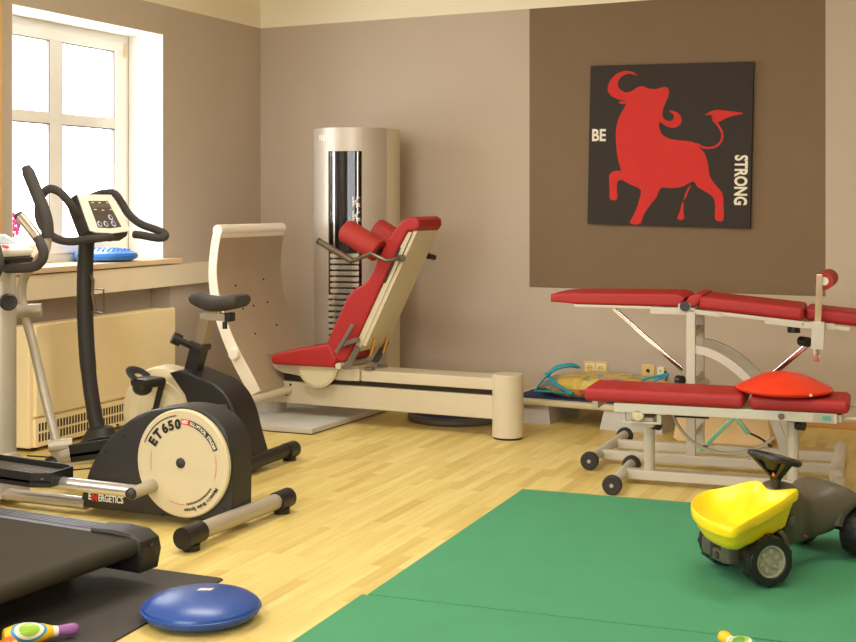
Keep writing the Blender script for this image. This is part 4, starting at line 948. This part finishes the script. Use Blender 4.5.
t = thing('treatment_table', 'tall red treatment table behind the low bench, with a padded roll', 'treatment table', (-1.77, 6.50, 0), R(4), 'red upholstered benches')
wheel(t, -0.02, -0.395, 0.045); wheel(t, 0.015, 0.335, 0.045)
MB().cyl((-0.02, -0.375, 0.05), (0.015, 0.32, 0.05), 0.024).build('axle', M['benchf'], t, world=False)
for v in (-0.20, 0.10): MB().box((0.0, v-0.022, 0.022), (1.12, v+0.022, 0.066), 0.005).build('base_beam', M['benchf'], t, world=False)
MB().cyl((1.12, -0.38, 0.045), (1.12, 0.36, 0.045), 0.032).build('end_bar', M['benchf'], t, world=False)
for v in (-0.20, 0.13):
    MB().box((0.418, v-0.02, 0.06), (0.462, v+0.02, 0.765), 0.004).build('post', M['benchf'], t, world=False)
    ac = cat([(0.455, v, 0.585), (0.52, v, 0.572), (0.60, v, 0.535), (0.68, v, 0.475), (0.76, v, 0.385), (0.83, v, 0.265), (0.87, v, 0.15), (0.875, v, 0.062)], 4)
    b = MB(); secs = []
    for i, p in enumerate(ac):
        d0 = (ac[min(i+1, len(ac)-1)]-ac[max(i-1, 0)]).normalized(); nn = Vector((-d0.z, 0, d0.x))*0.02
        secs.append([p-nn+Vector((0, -0.013, 0)), p+nn+Vector((0, -0.013, 0)), p+nn+Vector((0, 0.013, 0)), p-nn+Vector((0, 0.013, 0))])
    b.loft(secs); b.build('curved_brace', M['benchf'], t, world=False)
for z in (0.655, 0.16, 0.42): MB().box((0.425, -0.19, z-0.018), (0.455, 0.12, z+0.018), 0.003).build('cross_brace', M['benchf'], t, world=False)
MB().cyl((0.445, -0.19, 0.385), (0.475, 0.12, 0.385), 0.016).build('cross_tube', M['benchf'], t, world=False)
TB = Matrix.Translation((0.46, 0, 0.765)) @ Matrix.Rotation(R(5.2), 4, 'Y')
for v in (-0.21, 0.11):
    f = MB(); f.box((0.24, v, 0.748), (0.46, v+0.035, 0.784), 0.004); f.box((-0.14, v, 0.772), (0.25, v+0.035, 0.787), 0.003)
    f.build('head_rail', M['benchf'], t, world=False)
    f = MB(); f.box((-0.03, v, -0.012), (0.13, v+0.035, 0.012), 0.003, TB); f.box((0.11, v, -0.004), (0.34, v+0.035, 0.015), 0.003, TB); f.box((0.33, v, -0.018), (0.52, v+0.035, 0.015), 0.003, TB); f.box((0.50, v, -0.006), (0.72, v+0.035, 0.014), 0.003, TB)
    f.build('body_rail', M['benchf'], t, world=False)
MB().cyl((0.412, -0.212, 0.792), (0.412, -0.224, 0.792), 0.024).build('hinge_bolt', M['blackp'], t, world=False)
MB().box((0.375, -0.211, 0.752), (0.44, -0.190, 0.81), 0.012).build('hinge_plate', M['benchf'], t, world=False)
hp = [(-0.262, 0.796), (-0.262, 0.834), (-0.20, 0.841), (-0.13, 0.845), (0.37, 0.852), (0.415, 0.835), (0.395, 0.80), (0.375, 0.788), (-0.12, 0.788)]
MB().prism(hp, -0.21, 0.145, 'y', 0.012, seg=3).build('head_pad', M['red'], t, world=False)
MB().prism([(0.395, 0.79), (0.43, 0.84), (0.465, 0.855), (0.50, 0.85), (0.475, 0.80), (0.45, 0.785)], -0.205, 0.14, 'y', 0.012, seg=3).build('wedge_pad', M['red'], t, world=False)
pad(MB(), 0.012, 0.505, -0.21, 0.145, 0.015, 0.082, 0.02, TB).build('body_pad', M['red'], t, world=False)
pad(MB(), 0.508, 0.80, -0.13, 0.145, 0.012, 0.078, 0.02, TB).build('foot_pad', M['red'], t, world=False)
b = MB(); b.prism([(0.015, 0.755), (0.03, 0.765), (0.385, 0.465), (0.37, 0.447)], -0.045, -0.015, 'y', 0.003); b.build('head_strut', M['chrome'], t, world=False)
b = MB(); b.prism([(0.98, 0.625), (1.0, 0.61), (0.85, 0.47), (0.70, 0.34), (0.68, 0.355), (0.83, 0.487)], -0.045, -0.015, 'y', 0.003); b.build('foot_strut', M['chrome'], t, world=False)
for p0, p1 in (((0.375, -0.20, 0.43), (0.40, -0.22, 0.43)), ((0.95, -0.10, 0.63), (0.985, -0.14, 0.63))): MB().cyl(p0, p1, 0.024).build('clamp_knob', M['blackp'], t, world=False)
MB().cyl((0.92, -0.15, 0.675), (0.92, -0.15, 0.705), 0.03).build('clamp_knob', M['blackp'], t, world=False)
RM = Matrix.Translation((1.035, -0.235, 0.60)) @ Matrix.Rotation(R(2), 4, 'Y')
b = MB(); b.box((-0.020, -0.012, -0.05), (0.010, 0.012, 0.360), 0.002, RM); rb = b.build('roll_upright', M['chrome'], t, world=False)
b = MB(); b.box((-0.032, -0.022, 0.008), (0.026, 0.022, 0.138), 0.004, RM); b.box((-0.07, 0.02, 0.10), (0.07, 0.05, 0.13), 0.003, RM); b.build('roll_clamp', M['benchf'], t, world=False)
b = MB(); b.cyl((1.062, -0.225, 0.928), (1.078, -0.03, 0.935), 0.042, seg=28); b.build('padded_roll', M['redf'], rb, world=False)
b = MB(); b.cyl((1.062, -0.228, 0.928), (1.062, -0.215, 0.928), 0.02); b.build('roll_core', M['letter'], rb, world=False)

# ------------------------------------------------------------------ toy dump truck (local: x to the rear, y to the far side)
t = thing('toy_dump_truck', 'ride-on toy dump truck with a yellow bucket on the green mat', 'toy truck', (-0.756, 4.50, 0.0275), R(62))
FT = Matrix.Rotation(R(-20), 4, 'Z')          # the front axle is steered
ID = Matrix.Identity(4)
def toy_wheel(u, v, r, sgn, X):
    b = MB(); w = 0.036; zc = r+0.002
    b.lathe([(r*0.60, w*0.8), (r*0.66, w), (r*0.90, w), (r*0.96, w*0.6), (r*0.96, -w*0.6), (r*0.90, -w), (0.0, -w)], CY((u, v, zc), (0, sgn, 0)), 40, False)
    for k in range(20):
        a = 2*PI*k/20; c0 = Vector((u+r*0.955*math.cos(a), v, zc+r*0.955*math.sin(a)))
        mx = Matrix.Translation(c0) @ Matrix.Rotation(-a, 4, 'Y')
        b.box((-0.004, (-w*0.8 if k % 2 else -w*0.1), -0.007), (0.003, (w*0.1 if k % 2 else w*0.8), 0.007), 0.0012, mx)
    ty = b.xf(X).build('wheel', M['tyre'], t, world=False)
    b = MB(); b.lathe([(0, w*0.62), (r*0.15, w*0.62), (r*0.17, w*0.45), (r*0.50, w*0.40), (r*0.55, w*0.85), (r*0.62, w*0.9), (r*0.62, w*0.2)], CY((u, v, zc), (0, sgn, 0)), 36, False)
    h_ = b.xf(X).build('hub', M['hub'], ty, world=False)
    b = MB()
    for k in range(6):
        a = 2*PI*k/6+0.3; c0 = Vector((u+r*0.36*math.cos(a), v+sgn*w*0.5, zc+r*0.36*math.sin(a)))
        b.box((-r*0.11, -0.007, -r*0.085), (r*0.12, 0.007, r*0.085), 0.003, Matrix.Translation(c0) @ Matrix.Rotation(-a, 4, 'Y'))
    b.xf(X).build('hub_lugs', M['hub'], h_, world=False)
toy_wheel(0, -0.132, 0.086, -1, FT); toy_wheel(0, 0.132, 0.086, 1, FT)
toy_wheel(0.505, -0.126, 0.090, -1, ID); toy_wheel(0.505, 0.126, 0.090, 1, ID)
def sect(u, w, zb, zt, p=0.62, n=24):
    ring = []
    for k in range(n):
        a = 2*PI*k/n; ca, sa = math.cos(a), math.sin(a)
        ring.append((u, w*math.copysign(abs(ca)**p, ca), (zt+zb)/2+(zt-zb)/2*math.copysign(abs(sa)**p, sa)))
    return ring
SX = [(0.125, 0.050, 0.10, 0.255), (0.14, 0.075, 0.075, 0.285), (0.18, 0.085, 0.07, 0.298), (0.225, 0.084, 0.07, 0.290), (0.265, 0.074, 0.07, 0.262), (0.30, 0.068, 0.072, 0.240), (0.335, 0.070, 0.075, 0.232), (0.37, 0.082, 0.078, 0.242), (0.405, 0.102, 0.085, 0.262), (0.435, 0.122, 0.12, 0.272), (0.465, 0.140, 0.165, 0.258), (0.495, 0.150, 0.182, 0.230), (0.54, 0.152, 0.182, 0.215), (0.59, 0.145, 0.16, 0.20), (0.63, 0.12, 0.13, 0.172), (0.65, 0.08, 0.13, 0.152)]
bo = MB().loft([sect(*q, p=0.75) for q in SX]).build('body', M['toyb'], t, world=False, sharp=70)
for v in (-1, 1):
    MB().box((0.115, v*0.088-0.016, 0.165), (0.155, v*0.088+0.016, 0.20), 0.008).build('foot_rest', M['toyb'], bo, world=False)
    b = MB(); secs = []
    for a in range(20, 168, 8):
        c0 = Vector((0.512+0.105*math.cos(R(a)), 0, 0.092+0.105*math.sin(R(a)))); c1 = Vector((0.512+0.125*math.cos(R(a)), 0, 0.092+0.125*math.sin(R(a))))
        secs.append([c0+Vector((0, v*0.05, 0)), c0+Vector((0, v*0.112, 0)), c1+Vector((0, v*0.108, 0)), c1+Vector((0, v*0.05, 0))])
    b.loft(secs); b.build('rear_arch', M['toyb'], bo, world=False)
MB().cyl((0.24, -0.074, 0.11), (0.24, -0.084, 0.11), 0.004, seg=8).build('red_mark', M['inkred'], bo, world=False)
b = MB(); b.prism([(-0.06, 0.06), (-0.085, 0.09), (-0.075, 0.135), (-0.05, 0.15), (0.10, 0.150), (0.14, 0.07)], -0.085, 0.085, 'y', 0.014); b.xf(FT).build('front_frame', M['toyb'], t, world=False)
b = MB(); b.box((-0.115, -0.090, 0.065), (-0.06, -0.030, 0.125), 0.012); b.box((-0.115, 0.030, 0.065), (-0.06, 0.090, 0.125), 0.012); b.box((-0.105, -0.05, 0.055), (-0.06, 0.05, 0.10), 0.010); b.xf(FT).build('bumper', M['toyb'], t, world=False)
b = MB(); b.cyl((-0.104, 0, 0.078), (-0.108, 0, 0.078), 0.012); b.xf(FT).build('tow_hole', M['dark'], t, world=False)
b = MB(); b.cyl((0, -0.11, 0.088), (0, 0.11, 0.088), 0.012); b.xf(FT).build('axle', M['blackm'], t, world=False)
MB().cyl((0.512, -0.10, 0.092), (0.512, 0.10, 0.092), 0.012).build('axle', M['blackm'], t, world=False)
for v in (-1, 1):
    b = MB(); secs = []
    for a in range(-10, 50, 6):
        c0 = Vector((0.0+0.104*math.cos(R(a)), 0, 0.088+0.104*math.sin(R(a)))); c1 = Vector((0.118*math.cos(R(a)), 0, 0.088+0.118*math.sin(R(a))))
        secs.append([c0+Vector((0, v*0.05, 0)), c0+Vector((0, v*0.10, 0)), c1+Vector((0, v*0.10, 0)), c1+Vector((0, v*0.05, 0))])
    b.loft(secs); b.xf(FT).build('front_arch', M['toyb'], t, world=False)
# bucket, turned with the front axle
rim = cat([(0.158, -0.070, 0.296), (0.112, 0.015, 0.278), (0.116, 0.100, 0.292), (0.03, 0.145, 0.268), (-0.07, 0.150, 0.255), (-0.165, 0.060, 0.248), (-0.218, -0.06, 0.242), (-0.226, -0.175, 0.238), (-0.195, -0.250, 0.238), (-0.095, -0.205, 0.250), (0.03, -0.145, 0.268), (0.12, -0.100, 0.288)], 5, True)
ctr = Vector((-0.04, -0.03, 0))
def ringz(f, dz, flat=None): return [Vector((ctr.x+(p.x-ctr.x)*f, ctr.y+(p.y-ctr.y)*f, (p.z+dz) if flat is None else flat+(p.z-0.26)*0.3)) for p in rim]
b = MB()
def bowl(f, d): return [Vector((ctr.x+(p.x-ctr.x)*f, ctr.y+(p.y-ctr.y)*f, p.z*(0.35+0.65*f)+0.26*(0.65-0.65*f)-d)) for p in rim]
b.loft([ringz(0.55, 0, 0.150), ringz(0.72, 0, 0.153), ringz(0.80, 0, 0.165), ringz(0.90, -0.060), ringz(0.955, -0.034), ringz(1.01, -0.032), ringz(1.03, -0.016), ringz(1.022, -0.002), ringz(1.0, 0.002), ringz(0.96, -0.003), bowl(0.88, 0.020), bowl(0.76, 0.038), bowl(0.58, 0.050), bowl(0.35, 0.056), bowl(0.1, 0.058)])
bk_ = b.xf(FT).build('dump_bucket', M['toyy'], t, world=False, sharp=60)
b = MB(); b.cyl((-0.12, 0.075, 0.215), (-0.15, 0.08, 0.205), 0.012); b.xf(FT).build('bucket_bolt', M['gunm'], bk_, world=False)
SC = Vector((0.138, 0.024, 0.386)); sn = Vector((0.24, 0.0, 0.97)).normalized()
SM = CY(SC, sn)
ring = [SM @ Vector((0.083*math.cos(2*PI*k/40), 0.083*math.sin(2*PI*k/40), 0)) for k in range(40)]
sw = MB().tube(ring, 0.011, 10, closed=True).xf(FT).build('steering_wheel', M['blackp'], t, world=False)
b = MB()
base = Vector((0.135, 0.01, 0.285))
b.tube([base, base+(SC-base)*0.45], [0.015, 0.022], 12)
for k in range(3):
    a = 2*PI*k/3+0.55; tip = SM @ Vector((0.079*math.cos(a), 0.079*math.sin(a), 0)); b.tube([base+(SC-base)*0.25, base.lerp(tip, 0.6)+Vector((0, 0, 0.01)), tip], [0.016, 0.022, 0.026], 8, flat=0.45)
b.lathe([(0, -0.05), (0.03, -0.04), (0.05, -0.012), (0.045, 0.004), (0, 0.006)], SM, 20)
b.xf(FT).build('steering_column', M['blackp'], sw, world=False)
b = MB(); q = base+(SC-base)*0.5; b.ball(q+Vector((-0.022, -0.022, 0)), 0.006); b.xf(FT).build('horn_button', M['pino'], sw, world=False)

# ------------------------------------------------------------------ light
w = bpy.data.worlds.new('world'); S.world = w; w.use_nodes = True
bg = w.node_tree.nodes['Background']; bg.inputs['Color'].default_value = (0.97, 0.985, 1.0, 1); bg.inputs['Strength'].default_value = 6.0
def area(name, loc, size, power, color, rot=(0, 0, 0), portal=False):
    l = bpy.data.lights.new(name, 'AREA'); l.shape = 'RECTANGLE'; l.size, l.size_y = size; l.energy = power; l.color = color
    o_ = bpy.data.objects.new(name, l); COL.objects.link(o_); o_.location = loc; o_.rotation_euler = rot
    if portal: l.cycles.is_portal = True
    return o_
WARM = (1.0, 0.95, 0.86)
for x, y, e in ((-2.9, 4.6, 23), (-0.6, 4.4, 13), (-2.9, 1.6, 26), (-0.2, 1.6, 18)): area('ceiling_lamp', (x, y, CEIL-0.03), (1.2, 0.6), e, WARM)
area('daylight_portal', (-5.11, (Y0+Y1)/2, 1.63), (Z1-Z0, Y1-Y0), 1, (1, 1, 1), (0, R(-90), 0), True)
area('daylight_portal', (-5.11, (V0+V1)/2, 1.63), (Z1-Z0, V1-V0), 1, (1, 1, 1), (0, R(-90), 0), True)
area('daylight_portal', (-1.95, -2.19, 1.62), (3.5, 1.45), 1, (1, 1, 1), (R(90), 0, 0), True)

S.view_settings.view_transform = 'Standard'; S.view_settings.look = 'None'; S.view_settings.gamma = 1.0
S.view_settings.use_curve_mapping = False
S.view_settings.exposure = 0.8
S.cycles.max_bounces = 10; S.cycles.diffuse_bounces = 6; S.cycles.transparent_max_bounces = 12
S.cycles.sample_clamp_indirect = 8.0
S.cycles.use_denoising = True
